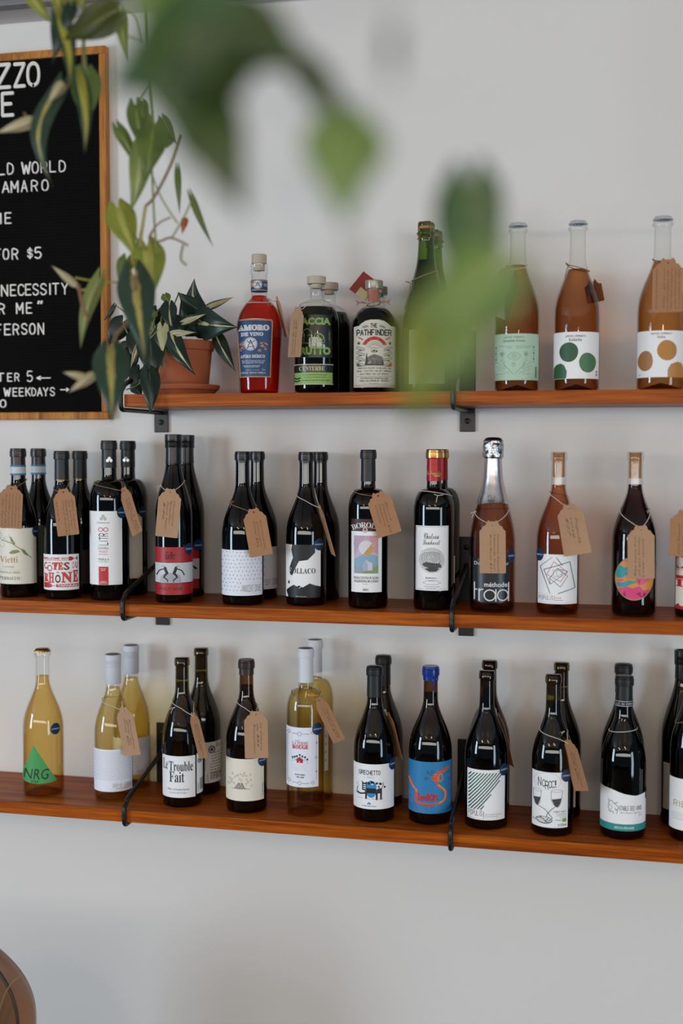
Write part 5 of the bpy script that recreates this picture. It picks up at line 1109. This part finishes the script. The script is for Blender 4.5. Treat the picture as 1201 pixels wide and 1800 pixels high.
WC = mat('white_crown', (198, 202, 206), .4, .3)
def ferment(b):
    b.crown(WC); b.lathe_part('glass_collar', G['clear'], b.H-.0150, b.H-.0112, .0024, close=False)
b = Bottle('ferment_bottle', 'amber tea ferment with white crown cap and pale green label of an eye and hands', 0, -.2043, -.130, .3233, .0428, 'burg', 'clear', .0150, 'tea', .755, group=GT); ferment(b)
a = Art(c5); pg = (86, 130, 106)
a.T('UNIFIED FERMENTS', 476, 533, 556, 540, pg, 'stroke', w=1.1).T('Jasmine Green', 472, 544, 560, 558, (96, 110, 100), 'serif', -.004)
a.Ln([(490,614),(502,602),(516,598),(530,602),(542,613),(530,625),(516,629),(502,625),(490,614)], 1.3, pg, True).Rg(516, 613, 9, 9, 1.2, pg).Rg(516, 613, 4, 4, 1.2, pg)
for s in (-1, 1):
    fx = lambda x: 516+s*(x-516)
    a.Ln([(fx(520),686),(fx(540),664),(fx(556),650),(fx(552),632)], 1.2, pg, True).Ln([(fx(545),660),(fx(560),640),(fx(570),626)], 1.1, pg, True).Ln([(fx(550),664),(fx(575),642),(fx(584),636)], 1.1, pg, True).Ln([(fx(552),668),(fx(580),654),(fx(588),655)], 1.1, pg, True).Ln([(fx(535),684),(fx(560),674),(fx(582),664)], 1.1, pg, True)
    for k in range(5): q = k*1.257; a.Rg(fx(564)+5*math.cos(q), 604+5*math.sin(q), 4, 4, 1, pg)
    a.Ln([(fx(560),632),(fx(564),612)], 1, pg).dash(fx(545)-30 if s < 0 else 520, 510 if s < 0 else 590, 573, 2, pg).dash(486 if s < 0 else 525, 508 if s < 0 else 575, 580, 2, pg)
    for k in range(6): a.T('IO'[k % 2], 442 if s < 0 else 592, 572+k*12, 447 if s < 0 else 598, 580+k*12, pg, 'stroke')
a.Rg(514, 648, 6, 8, 1.3, pg).Ln([(508,645),(521,645)], 1.2, pg).R(601, 655, 607, 700, pg).dash(442, 480, 685, 2, pg).dash(550, 585, 685, 2, pg)
b.label(c5, (437, 615, 522, 711), a, mat('label_mint', (178, 204, 180), .55))
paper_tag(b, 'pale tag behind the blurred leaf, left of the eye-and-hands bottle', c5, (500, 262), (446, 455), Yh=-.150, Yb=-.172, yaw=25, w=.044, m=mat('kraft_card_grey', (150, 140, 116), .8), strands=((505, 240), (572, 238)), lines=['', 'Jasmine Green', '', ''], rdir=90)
b = Bottle('ferment_bottle', 'amber tea ferment with white crown cap and white label of three green circles, Kukicha', 0, -.0908, -.130, .3229, .0433, 'burg', 'clear', .0150, 'tea', .72, group=GT); ferment(b)
a = Art(c5); 
a.T('UNIFIED FERMENTS', 724, 528, 806, 536, BLK, 'stroke', w=1.1).T('Kukicha', 738, 540, 790, 553, (70, 72, 70), 'serif', -.004)
a.D(738, 597, 38, 41, (38, 84, 52), .02).D(814, 640, 34, 41, (70, 116, 76), .02).P([(678,704),(679,660),(690,646),(706,641),(720,650),(731,675),(728,704)], (44, 92, 56)).R(848, 672, 852, 680, BLK).R(848, 684, 852, 692, BLK)
b.label(c5, (677, 859, 515, 705), a)
o = MB().tube([Vector(b.pt(2*math.pi*k/28, b.zpx(360+252/2.305)-.006*math.sin(2*math.pi*k/28), .0016)) for k in range(28)], .0009, 6, closed=True)
K = Vector(b.pt(-1.2, b.zpx(360+240/2.305), .002)); o.tube([K, K+Vector((-.004, -.002, .004))], .0018, 6); o.tube([K, K+Vector((-.006, -.001, -.024))], .0008, 5)
o = o.build('neck_string', JUTE); o.location = (b.X, b.Y, b.z0); tag(o, 'jute string round the neck of the three green circles bottle', 'string')
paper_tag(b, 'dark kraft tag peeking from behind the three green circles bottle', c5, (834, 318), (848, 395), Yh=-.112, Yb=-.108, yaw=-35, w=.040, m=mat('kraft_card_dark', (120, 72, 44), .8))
b = Bottle('ferment_bottle', 'golden ferment with white crown cap and white label of three ochre circles, Soba', 0, .0651, -.150, .3211, .0447, 'burg', 'clear', .0155, 'tea2', .745, group=GT); ferment(b)
a = Art(SO); oc2 = (186, 128, 62)
a.T('UNIFIED FERMENTS', 422, 1124, 606, 1140, BLK, 'stroke', w=1.1).T('Soba', 478, 1148, 548, 1174, (90, 86, 84), 'serif', -.004)
a.D(564, 1280, 86, 90, (182, 122, 48), .02).D(376, 1370, 66, 92, (164, 112, 56), .02).P([(572,1518),(572,1450),(600,1400),(655,1380),(690,1390),(712,1440),(712,1518)], oc2).T('ABV', 318, 1486, 338, 1497, GRY, 'stroke')
b.label(SO, (302, 716, 1106, 1516), a)
paper_tag(b, 'large kraft tag of close handwriting hanging on the three ochre circles bottle', SO, (574, 510), (566, 944), yaw=0, w=.054, lines=['sparkling fermented tea', '', 'Soba - gui yuan', 'toasted buckwheat with', 'deep notes of hazelnut', 'golden wood, pine sugar', 'no to low prob per volume'], rdir=90, strands=((424, 460), (640, 478)), twine=JUTE)

# ------------------------------------------------------------------ letter board
YB = -.020
tl, br = at(184.5, 79, YB), at(191.8, 737.5, YB); XR, ZT, ZB = -1.1035, 2.6705, 1.8640
XL = XR-.62; fw = .0165
t = thing('letter_board', 'black felt letter board in an oak frame with white changeable letters', 'sign', ((XL+XR)/2, 0, ZB))
cx0 = (XL+XR)/2; hw = (XR-XL)/2; Hb = ZT-ZB
MB().box(-hw+fw, hw-fw, -.0135, -.001, fw, Hb-fw).build('felt_panel', mat('black_felt', (13, 12, 12), .95, spec=.1), t, False)
gr = MB(); n = 110
for k in range(n):
    z = fw+(Hb-2*fw)*(k+.5)/n; gr.box(-hw+fw, hw-fw, -.0148, -.0134, z-.0022, z+.0022)
tag(gr.build('felt_rib', mat('black_felt_rib', (15, 14, 14), .95, spec=.1), t, False), None, None, kind='stuff')
MB().box(-hw, hw, YB, -.0005, Hb-fw, Hb, .0022).build('frame_rail', FRAME, t, False)
MB().box(-hw, hw, YB, -.0005, 0, fw, .0022).build('frame_rail', FRAME, t, False)
FRV = wood('frame_oak_upright', (150, 92, 40), (186, 122, 58), (208, 146, 78), (14, 14, 1.2), .5, 0)
MB().box(-hw, -hw+fw, YB-.0004, -.0005, fw, Hb-fw, .0022).build('frame_stile', FRV, t, False)
MB().box(hw-fw, hw, YB-.0004, -.0005, fw, Hb-fw, .0022).build('frame_stile', FRV, t, False)
LET = mat('white_plastic', (232, 224, 216), .5)
rows = [ # text, left px, right px, top px, base px, stroke
 ('Z', -9, 20, 112, 156, .95), ('Z', 23.5, 45.5, 110.5, 154, .95), ('O', 46.5, 71, 109, 152.5, .95), ('E', 2, 25.5, 162, 205, .95),
 ('L', -7, 9, 286, 308, .75), ('D', 12.5, 24.5, 286, 307, .75), ('W', 37.5, 55, 285, 306, .75), ('O', 56, 68.5, 284, 305.5, .75), ('R', 71.5, 83.5, 283, 304, .75), ('L', 87, 99, 282.5, 303, .75), ('D', 103.5, 116, 281.5, 302.5, .75),
 ('A', 3.5, 17, 319, 339, .75), ('M', 19, 33, 318, 338.5, .75), ('A', 37, 49, 317, 337.5, .75), ('R', 54.5, 67, 316, 336.5, .75), ('O', 73, 86, 315.5, 336, .75),
 ('M', -12, 3, 375, 394, .8), ('E', 8.5, 20.5, 373.5, 393.5, .8),
 ('F', -12, 2, 437, 458, .8), ('O', 5, 16.5, 437, 457, .8), ('R', 20.5, 32.5, 436, 456.5, .8), ('$', 48, 58, 435, 455.5, .8), ('5', 61, 73.5, 434, 455, .8),
 ('N', 2, 14.5, 500.5, 521, .75), ('E', 18, 29, 500, 520.5, .75), ('C', 31.5, 43, 499.5, 520, .75), ('E', 44.5, 55.5, 499, 519.5, .75), ('S', 57.5, 68.5, 498.5, 519.5, .75), ('S', 71, 82.5, 498, 519, .75), ('I', 87, 89.5, 498, 518.5, .75), ('T', 92, 104.5, 497.5, 518, .75), ('Y', 108, 120.5, 497, 518, .75),
 ('R', -3, 9, 532.5, 553, .8), ('M', 28.5, 41.5, 532, 552, .8), ('E', 46, 57, 531.5, 551.5, .8), ('"', 66, 75.5, 528.5, 534.5, 1.3),
 ('F', -7, 3, 569.5, 590, .8), ('E', 7.5, 19.5, 569, 589.5, .8), ('R', 22.5, 34, 568.5, 589, .8), ('S', 37.5, 48.5, 568, 588.5, .8), ('O', 51.5, 63, 568, 588.5, .8), ('N', 66.5, 78, 567.5, 588.5, .8),
 ('T', -6, 8, 655.5, 671, .9), ('E', 13, 22, 655.5, 671, .9), ('R', 25.5, 34.5, 655, 670.5, .9), ('5', 47.5, 58, 651.5, 671.5, .7), ('<', 64, 90, 661, 668, .85),
 ('W', 6.5, 19.5, 681.5, 697, .9), ('E', 22.5, 31, 681.5, 697, .9), ('E', 33.5, 42, 681.5, 697, .9), ('K', 45, 54.5, 681, 696.5, .9), ('D', 55.5, 64, 681, 696.5, .9), ('A', 65.5, 75, 681, 696.5, .9), ('Y', 76, 85.5, 681, 696.5, .9), ('S', 88, 97, 680.5, 696.5, .9), ('>', 106, 122, 681.5, 688.5, .85),
 ('O', 0, 11.5, 702, 717, .9)]
for ch, x0, x1, y0, y1, w in rows:
    A, Bq = at(x0, y0, -.0165), at(x1, y1, -.0165); vs, fs, ww = stroke_text(ch, w)
    ax = min(v[0] for v in vs); bx = max(v[0] for v in vs); ay = min(v[1] for v in vs); by = max(v[1] for v in vs)
    bw = Bq.x-A.x; bh = A.z-Bq.z
    P2 = [((v[0]-ax)/(bx-ax)*bw, (v[1]-ay)/(by-ay)*bh, v[2]*1.5e-5) for v in vs]; n = len(P2)
    V = [(p[0], -.0018-p[2], p[1]) for p in P2]+[(p[0], .0016, p[1]) for p in P2]
    F2 = [tuple(f) for f in fs]+[tuple(f[k] for k in (0, 1))+(f[1]+n, f[0]+n) for f in fs]+[(f[k], f[(k+1) % len(f)], f[(k+1) % len(f)]+n, f[k]+n) for f in fs for k in range(1, len(f))]
    nm = 'arrow' if ch in '<>' else 'letter'
    o = MB().add(V, F2).build(nm, LET, t, False); o.location = (A.x-cx0, -.0163, Bq.z-ZB)

# ------------------------------------------------------------------ leaves
def leaf(root, bp, tp, wpx, Y0, Y1, m, bend=.12, fold=.35, roll=0, sick=0, lobe=.20, nt=14, nu=6, sharp=1.12, name='leaf', tipcurl=0):
    A, Bq = at(bp[0], bp[1], Y0), at(tp[0], tp[1], Y1); y = Bq-A; L = y.length; y.normalize()
    W = wpx*px_m((bp[0]+tp[0])/2, (bp[1]+tp[1])/2, (Y0+Y1)/2)/2
    v = (CAM-(A+Bq)/2).normalized(); n = (v-y*v.dot(y)).normalized(); n = Matrix.Rotation(math.radians(roll), 3, y) @ n; x = y.cross(n)
    V = []; Fc = []; UVs = []; shp = lambda q: ((q+.035)**.40)*(1-q)**sharp*(1-.25*q*q); mx = max(shp(k/50) for k in range(51))
    org = root.matrix_world.translation if False else root.location
    W /= max(.45, abs(math.cos(math.radians(roll))))
    for i in range(nt+1):
        q = i/nt; w = W*shp(q)/mx
        if i == 0: w = W*.58
        for j in range(-nu, nu+1):
            u = j/nu; tt = q-lobe*math.sin(math.pi*abs(u)*.84)*(1-q)**3.5
            p = A+y*(L*tt)+x*(u*w+sick*L*math.sin(math.pi*q))+n*(bend*L*math.sin(math.pi*q)-fold*(abs(u)**1.3)*w+tipcurl*L*q**3+.012*L*math.sin(6*q+j*.9))
            V.append(tuple(p-org)); UVs.append((.5+u*.5, q))
    c = 2*nu+1
    for i in range(nt):
        for j in range(c-1): Fc.append((i*c+j, i*c+j+1, (i+1)*c+j+1, (i+1)*c+j))
    me = bpy.data.meshes.new(name); me.from_pydata(V, [], Fc); uv = me.uv_layers.new(name='UVMap')
    li = [l.vertex_index for l in me.loops]
    for k, vi in enumerate(li): uv.data[k].uv = UVs[vi]
    me.polygons.foreach_set('use_smooth', [True]*len(me.polygons)); me.materials.append(m); me.update()
    o = bpy.data.objects.new(name, me); COL.objects.link(o); o.parent = root; return o
def stem(root, pts, rpx, m, Y=None, name='stem'):
    P = []
    for p in pts:
        yy = p[2] if len(p) > 2 else Y; P.append(at(p[0], p[1], yy)-root.location)
    r = rpx*px_m(pts[0][0], pts[0][1], pts[0][2] if len(pts[0]) > 2 else Y)/2
    return MB().tube(smooth_path(P, 5), r, 6).build(name, m, root)
DK = leafmat('leaf_dark_cream', (34, 56, 42), (186, 182, 138), .055, (22, 38, 30), .15)
DK0 = leafmat('leaf_dark_plain', (30, 50, 38), (60, 80, 56), .015, (20, 34, 28), .15)
DKC = leafmat('leaf_cream_edge', (40, 62, 46), (186, 180, 136), .30, (26, 44, 34), .2)
YG = leafmat('leaf_lime', (168, 172, 74), (184, 184, 96), .12, (120, 136, 50), .45)
YS = leafmat('leaf_lime_heart', (60, 84, 50), (166, 162, 66), .24, (44, 66, 48), .35)
TEAL = leafmat('leaf_teal_lime', (60, 84, 66), (174, 164, 92), .11, (46, 68, 54), .3)
MG = leafmat('leaf_mid_green', (132, 148, 74), (146, 160, 86), .05, (72, 102, 50), .45)
OL = leafmat('leaf_olive', (84, 92, 36), (100, 104, 44), .05, (64, 72, 28), .3)
CRM = leafmat('leaf_cream', (196, 186, 150), (206, 198, 166), .1, (176, 164, 120), .3)
PG = leafmat('leaf_pale_green', (150, 164, 98), (178, 184, 126), .12, (128, 146, 78), .45)
FG1 = leafmat('leaf_front_green', (78, 112, 66), (92, 124, 70), .05, (58, 90, 50), .45)
FG2 = leafmat('leaf_front_deep', (62, 84, 42), (76, 98, 48), .05, (46, 66, 32), .35)
FG3 = leafmat('leaf_front_light', (146, 172, 104), (158, 180, 112), .06, (96, 134, 62), .55)
STG = mat('stem_green', (112, 124, 62), .5); STB = mat('stem_brown', (122, 88, 58), .6); STY = mat('stem_yellow', (160, 144, 62), .5); BUD = mat('bud_orange', (190, 96, 48), .6)

# potted plant
PX, PY = at(319.5, 690, -.118).x, -.118; ZP = ZS[0]+.0005
t = thing('plant_saucer', 'terracotta saucer under the plant pot on the top shelf', 'saucer', (PX, PY, ZP))
MB().lathe([(0, 0), (.066, 0), (.068, .003), (.071, .0085), (.0755, .0115), (.0765, .0118), (.0795, .019), (.0785, .0215), (.0755, .0205), (.070, .008), (0, .006)], 56).build('dish', TERRA, t, sharp=50)
t = thing('plant_pot', 'terracotta pot with rolled rim on the top shelf', 'pot', (PX, PY, ZP+.0085))
MB().lathe([(0, 0), (.0535, 0), (.0550, .0015), (.0632, .083), (.0640, .0835), (.0665, .0845), (.0675, .088), (.0680, .100), (.0668, .1035), (.0640, .1035), (.0615, .098), (.0600, .090), (0, .090)], 64).build('pot_body', TERRA, t, sharp=50)
MB().lathe([(0, .0945), (.030, .0965), (.0612, .0930)], 30, wob=lambda r, z, a: r*(1+.01*math.sin(9*a))).build('soil', SOIL, t)
R0 = thing('potted_philodendron', 'dark green philodendron with cream-striped leaves growing in the terracotta pot', 'plant', (PX, PY, ZP+.105))
YL = -.12
for bp, tp, w, y0, y1, m, kw in [
 ((352,553),(342,489),40,-.11,-.10,DK,dict(bend=-.08,sick=-.12,fold=.5)), ((350,550),(312,513),34,-.13,-.15,DK0,dict(fold=.5,bend=.15)),
 ((366,540),(411,522),13,-.10,-.09,DKC,dict(fold=.3)), ((352,566),(419,575),60,-.15,-.20,DK,dict(bend=.18,fold=.2,roll=8)),
 ((381,592),(415,654),26,-.14,-.15,DK,dict(bend=.1,roll=15)), ((324,566),(364,551),17,-.17,-.19,DKC,dict(fold=.4)),
 ((336,575),(318,524),34,-.12,-.12,DK0,dict()), ((298,536),(304,583),30,-.17,-.18,DK,dict(roll=-15,sick=.08)),
 ((303,586),(346,584),12,-.19,-.20,CRM,dict(fold=.3,bend=.1)), ((302,588),(344,660),32,-.19,-.21,DK,dict(bend=.12,sick=.05)),
 ((286,576),(286,622),34,-.19,-.20,DKC,dict(roll=10,lobe=.25)), ((264,596),(270,672),50,-.20,-.215,DK0,dict(bend=.14,fold=.25)),
 ((262,652),(264,729),36,-.225,-.24,DK0,dict(bend=.1,sick=-.03)), ((216,566),(190,608),38,-.15,-.15,DK0,dict(bend=.15)),
 ((200,538),(181,564),9,-.14,-.14,DK0,dict(sick=-.08)), ((262,588),(229,650),15,-.19,-.20,CRM,dict(sick=.08,fold=.2)),
 ((224,606),(204,628),22,-.16,-.16,DK0,dict()), ((228,620),(222,668),34,-.14,-.15,DK0,dict()), ((246,650),(230,690),32,-.16,-.17,DK0,dict()),
 ((290,518),(297,536),18,-.14,-.15,MG,dict()), ((276,545),(262,580),30,-.15,-.16,DK0,dict()), ((262,550),(250,598),36,-.13,-.14,DK0,dict()),
 ((300,560),(296,600),34,-.16,-.17,DK0,dict()), ((240,585),(238,640),36,-.15,-.16,DK0,dict()), ((340,560),(368,592),34,-.12,-.13,DK0,dict()),
 ((272,548),(264,560),16,-.17,-.18,PG,dict()), ((268,568),(266,590),10,-.18,-.18,PG,dict()), ((256,655),(244,672),12,-.18,-.19,DKC,dict()),
 ((284,612),(286,648),16,-.195,-.20,MG,dict(roll=30)), ((358,585),(330,570),26,-.10,-.10,DK0,dict()), ((328,545),(346,520),26,-.10,-.09,DK0,dict()),
 ((330,562),(352,590),34,-.10,-.10,DK0,dict()), ((352,572),(326,592),30,-.13,-.13,DK0,dict()), ((374,570),(362,594),26,-.12,-.12,DK0,dict()), ((308,560),(318,590),30,-.15,-.15,DK0,dict()), ((340,575),(372,590),26,-.14,-.14,DK0,dict()), ((236,676),(250,700),22,-.17,-.18,DK0,dict())]:
    leaf(R0, bp, tp, w, y0, y1, m, **kw)
for pts in ([(318,588,-.12),(300,560,-.14),(314,516,-.13)], [(316,590,-.12),(290,548,-.16),(282,570,-.18)], [(318,590,-.12),(292,572,-.18),(264,595,-.20)], [(310,590,-.13),(268,640,-.20),(262,654,-.22)], [(222,685,-.19),(243,676,-.19),(262,655,-.20)], [(320,588,-.12),(286,540,-.15),(268,572,-.17)], [(320,590,-.12),(240,560,-.14),(205,538,-.14)], [(325,590,-.12),(350,566,-.13)], [(322,590,-.12),(352,556,-.12),(368,540,-.10)], [(320,590,-.12),(296,556,-.16),(291,517,-.14)], [(318,590,-.12),(240,600,-.15),(216,566,-.15)], [(330,590,-.12),(378,588,-.13),(383,594,-.14)], [(305,590,-.15),(256,560,-.15),(240,552,-.15)]):
    stem(R0, pts, 2.6, STG)

# hanging vines between the board and the camera
Rv = thing('hanging_vine', 'slightly blurred hanging vine of lime and green leaves in front of the letter board', 'plant', at(150, -40, -.78), 'philodendron vines hanging in front of the wall')
for bp, tp, w, y0, y1, m, kw in [
 ((50,-25),(95,44),30,-.62,-.62,YG,dict(sick=.06)), ((100,-30),(104,32),34,-.62,-.62,YG,dict()), ((138,-20),(148,22),30,-.6,-.6,YG,dict()),
 ((150,-30),(145,20),22,-.58,-.58,MG,dict()), ((104,22),(92,112),34,-.60,-.60,DK0,dict(sick=-.10,roll=30)), ((103,26),(124,156),36,-.63,-.66,YS,dict(bend=.1,sick=-.05)),
 ((124,10),(114,68),26,-.64,-.64,DK0,dict(roll=25)), ((200,22),(112,70),62,-.62,-.66,OL,dict(bend=-.1,fold=.2)), ((212,24),(223,110),24,-.58,-.6,YG,dict(sick=.02)),
 ((150,130),(152,222),54,-.58,-.58,MG,dict(bend=.12)), ((139,138),(149,270),30,-.63,-.64,YS,dict(sick=-.05)), ((110,158),(92,328),38,-.60,-.62,TEAL,dict(sick=.16,roll=20)),
 ((62,212),(-8,234),22,-.62,-.62,CRM,dict(lobe=0,fold=.6)), ((112,146),(84,182),20,-.62,-.62,CRM,dict(lobe=0,fold=.8)),
 ((118,-20),(128,40),26,-.61,-.61,PG,dict())]:
    leaf(Rv, bp, tp, w, y0-.16, y1-.16, m, **kw)
for pts, r, m in [([(150,-45),(147,40),(148,95),(152,134)],6,STG), ([(152,60),(146,80),(148,128)],5,STB), ([(104,155),(84,182),(62,212)],7,STY), ([(120,-30),(112,20),(106,30)],4,STG), ([(128,140),(120,150),(112,158)],5,STB), ([(62,212),(50,208),(42,198)],4,STB), ([(202,24),(214,18),(236,30),(246,70)],3,STG), ([(222,62),(248,72)],3,STG)]:
    stem(Rv, pts, r, m, -.77)
Rv = thing('hanging_vine', 'long hanging vine reaching down over the right frame of the board to the potted plant', 'plant', at(250, -40, -.66), 'philodendron vines hanging in front of the wall')
for bp, tp, w, y0, y1, m, kw in [
 ((238,188),(252,272),36,-.50,-.50,MG,dict()), ((207,226),(240,300),24,-.50,-.50,MG,dict(sick=-.05)), ((270,222),(256,318),56,-.50,-.52,MG,dict(bend=.12)),
 ((250,255),(229,375),42,-.50,-.50,PG,dict(sick=-.03)), ((207,366),(237,452),54,-.50,-.52,YG,dict(bend=.1,fold=.3)), ((258,433),(270,522),62,-.49,-.50,YG,dict(bend=.1)),
 ((222,456),(210,506),30,-.48,-.48,MG,dict()), ((236,486),(256,642),68,-.54,-.62,TEAL,dict(bend=.16,fold=.45,lobe=.22)), ((174,494),(142,614),28,-.52,-.54,PG,dict(sick=.06,fold=.5)),
 ((195,618),(197,742),66,-.62,-.68,TEAL,dict(bend=.14,lobe=.2)), ((134,502),(90,466),14,-.52,-.52,CRM,dict(lobe=0,fold=.6)), ((166,658),(120,690),18,-.62,-.62,CRM,dict(lobe=0)),
 ((150,664),(110,654),14,-.62,-.62,CRM,dict(lobe=0)), ((338,348),(376,436),13,-.42,-.42,MG,dict(sick=.02)), ((312,300),(316,378),12,-.42,-.42,MG,dict()),
 ((300,240),(292,262),16,-.45,-.45,MG,dict()), ((250,180),(262,212),16,-.48,-.48,MG,dict()), ((285,210),(310,255),20,-.46,-.46,MG,dict())]:
    leaf(Rv, bp, tp, w, y0-.16, y1-.16, m, **kw)
for pts, r, m in [([(252,-45),(256,60),(262,150),(270,225)],5,STG), ([(316,238),(300,290),(272,345),(256,362)],5,STB), ([(256,362),(250,400),(246,436)],6,STY), ([(250,185),(254,260),(280,340),(312,392)],3,STG), ([(262,200),(268,320),(272,400),(276,448)],4,STG),
   ([(272,398),(262,420),(265,410),(280,392),(300,382)],3,STB), ([(268,424),(282,424),(300,418),(325,428),(330,432)],4,STB), ([(322,430),(318,455),(328,466)],4,PG if False else STG), ([(338,350),(322,385),(302,418)],3,STG), ([(236,455),(240,486)],5,STB),
   ([(240,486),(205,496),(160,493),(133,488)],4,STY), ([(133,500),(142,510),(170,504)],4,STY), ([(138,500),(146,540),(156,564)],6,STB), ([(240,486),(226,560),(205,590),(195,620)],6,STB), ([(195,630),(180,648),(164,656)],7,STB), ([(235,400),(244,432)],3,STG), ([(262,150),(236,190)],3,STG), ([(246,410),(252,436),(258,436)],4,STG)]:
    stem(Rv, pts, r, m, -.66 if max(p[1] for p in pts) < 560 else -.74)
leaf(Rv, (326,382), (320,412), 13, -.59, -.59, leafmat('leaf_bud', (190, 98, 52), (200, 110, 60), .1, (160, 80, 40), .4), lobe=0, fold=.8, name='bud')

# the vine hanging close to the camera, far out of focus
Rf = thing('foreground_vine', 'green vine hanging close to the camera, strongly out of focus across the top', 'plant', at(380, -150, -1.90), 'philodendron vines hanging close to the lens')
for bp, tp, w, y0, y1, m, kw in [
 ((405,50),(180,158),200,-1.90,-1.88,FG1,dict(fold=.1,bend=.05)), ((320,40),(325,285),170,-1.90,-1.90,FG1,dict(fold=.1)), ((255,-40),(300,70),90,-1.86,-1.86,FG3,dict()),
 ((400,90),(300,215),130,-1.92,-1.90,FG2,dict()), ((345,170),(432,385),130,-1.90,-1.90,FG2,dict(fold=.15)), ((300,130),(400,270),120,-1.88,-1.88,FG1,dict(fold=.15)),
 ((400,30),(560,130),130,-1.90,-1.90,FG2,dict(fold=.15)), ((430,100),(500,15),90,-1.9,-1.9,FG2,dict()), ((530,110),(640,262),62,-1.88,-1.88,FG2,dict()),
 ((600,215),(606,395),140,-1.90,-1.90,FG3,dict()), ((655,240),(640,330),60,-1.9,-1.9,FG3,dict())]:
    leaf(Rf, bp, tp, w, y0, y1, m, **kw)
for pts, r in [([(380,-160),(390,-20),(400,60)],12), ([(400,60),(470,60),(540,130),(600,228)],12), ([(400,60),(370,130)],11), ([(395,50),(330,40)],10), ([(255,-90),(256,-30)],10)]: stem(Rf, pts, r, mat('stem_front', (70, 92, 44), .5), -1.90)
Rf = thing('foreground_vine', 'nearer blurred leaves hanging low before the green sparkling bottles', 'plant', at(820, -150, -1.95), 'philodendron vines hanging close to the lens')
for bp, tp, w, y0, y1, m, kw in [
 ((828,325),(850,565),124,-1.76,-1.74,FG1,dict(sick=.05,bend=.1,fold=.15)), ((880,470),(715,610),150,-1.88,-1.88,FG3,dict()), ((770,540),(722,760),116,-1.88,-1.88,leafmat('leaf_front_lime', (142, 154, 66), (152, 164, 78), .06, (100, 124, 44), .5),dict()),
 ((830,560),(790,700),70,-1.9,-1.9,FG3,dict()), ((690,60),(688,160),26,-1.98,-1.98,FG2,dict())]:
    leaf(Rf, bp, tp, w, y0, y1, m, **kw)
stem(Rf, [(700,-170,-1.95),(692,-60,-1.95),(690,70,-1.97)], 6, mat('stem_front', (70, 92, 44), .5))
stem(Rf, [(1350,-100,-1.9),(1230,-60,-1.9),(1300,-200,-1.9)][:2], 4, mat('stem_front', (70, 92, 44), .5)) if False else None

# ------------------------------------------------------------------ leather chair, lower left
LEA = mat('brown_leather', (104, 72, 48), .36, bump=.25, bscale=120, var=.25, vscale=7, coat=.1); LED = mat('dark_leather', (58, 38, 26), .45); LEO = mat('leather_band', (150, 96, 58), .32, var=.2, vscale=12)
cxp = at(-101, 1790, -.5); t = thing('leather_chair', 'brown leather chair with rounded stitched backrest, cut by the lower left corner', 'chair', (cxp.x, -.5, 0)); zc = cxp.z
def outl(r, zb, n=40):
    return [(r*math.cos(q), zc+r*math.sin(q)) for q in [math.pi*k/n for k in range(n+1)]]+[(-r*1.0+(r*2.0)*0, zb)]+[(-r*.8, zb-.03), (r*.8, zb-.03), (r, zb)]
def pad(r, zb, yf, bulge, s_in=8):
    O = outl(r, zb); n = len(O); vs = []; fs = []; cz = (zc+zb)/2+.05
    for i in range(s_in+1):
        s = 1-i/s_in*.985
        for x, z in O: vs.append((x*s, yf-bulge*(1-s**3), cz+(z-cz)*s))
    for i in range(s_in):
        for k in range(n): fs.append((i*n+k, i*n+(k+1) % n, (i+1)*n+(k+1) % n, (i+1)*n+k))
    fs.append(tuple(s_in*n+k for k in range(n))); return vs, fs, O
r0 = 146*px_m(0, 1750, -.5)
v, f, O = pad(r0, .50, -.004, .014); MB().add(v, f).build('back_panel', LEA, t)
MB().tube([(x, 0, z) for x, z in O], .0042, 8, closed=True).build('piping', LED, t)
v2 = []; n = len(O)
for k, (y, g) in enumerate(((0, 1.0), (.02, 1.045), (.05, 1.06), (.075, 1.0), (.085, .9), (.088, .02))):
    for x, z in O: v2.append((x*g, y, .62+(z-.62)*(g if k > 3 else 1-.10*min(1, y/.03))))
f2 = [(i*n+k, (i+1)*n+k, (i+1)*n+(k+1) % n, i*n+(k+1) % n) for i in range(5) for k in range(n)]
MB().add(v2, f2).build('back_shell', LEO, t)
sp = [at(36, 1716, -.514), at(22, 1727, -.516), at(8, 1750, -.518), at(-4, 1790, -.518), at(-10, 1850, -.518)]
MB().tube(smooth_path([p-Vector((cxp.x, -.5, 0)) for p in sp], 6), .0012, 6).build('seam', mat('seam_thread', (136, 108, 78), .7), t)
MB().box(-.20, .20, -.40, .04, .42, .50, .03).build('seat', LEA, t)
for sx in (-1, 1):
    for y in (-.36, .02): MB().tube([(sx*.17, y, .425), (sx*.20, y+(.03 if y > -.1 else -.03), 0)], [.016, .011], 12).build('leg', mat('dark_wood', (46, 30, 20), .4), t)
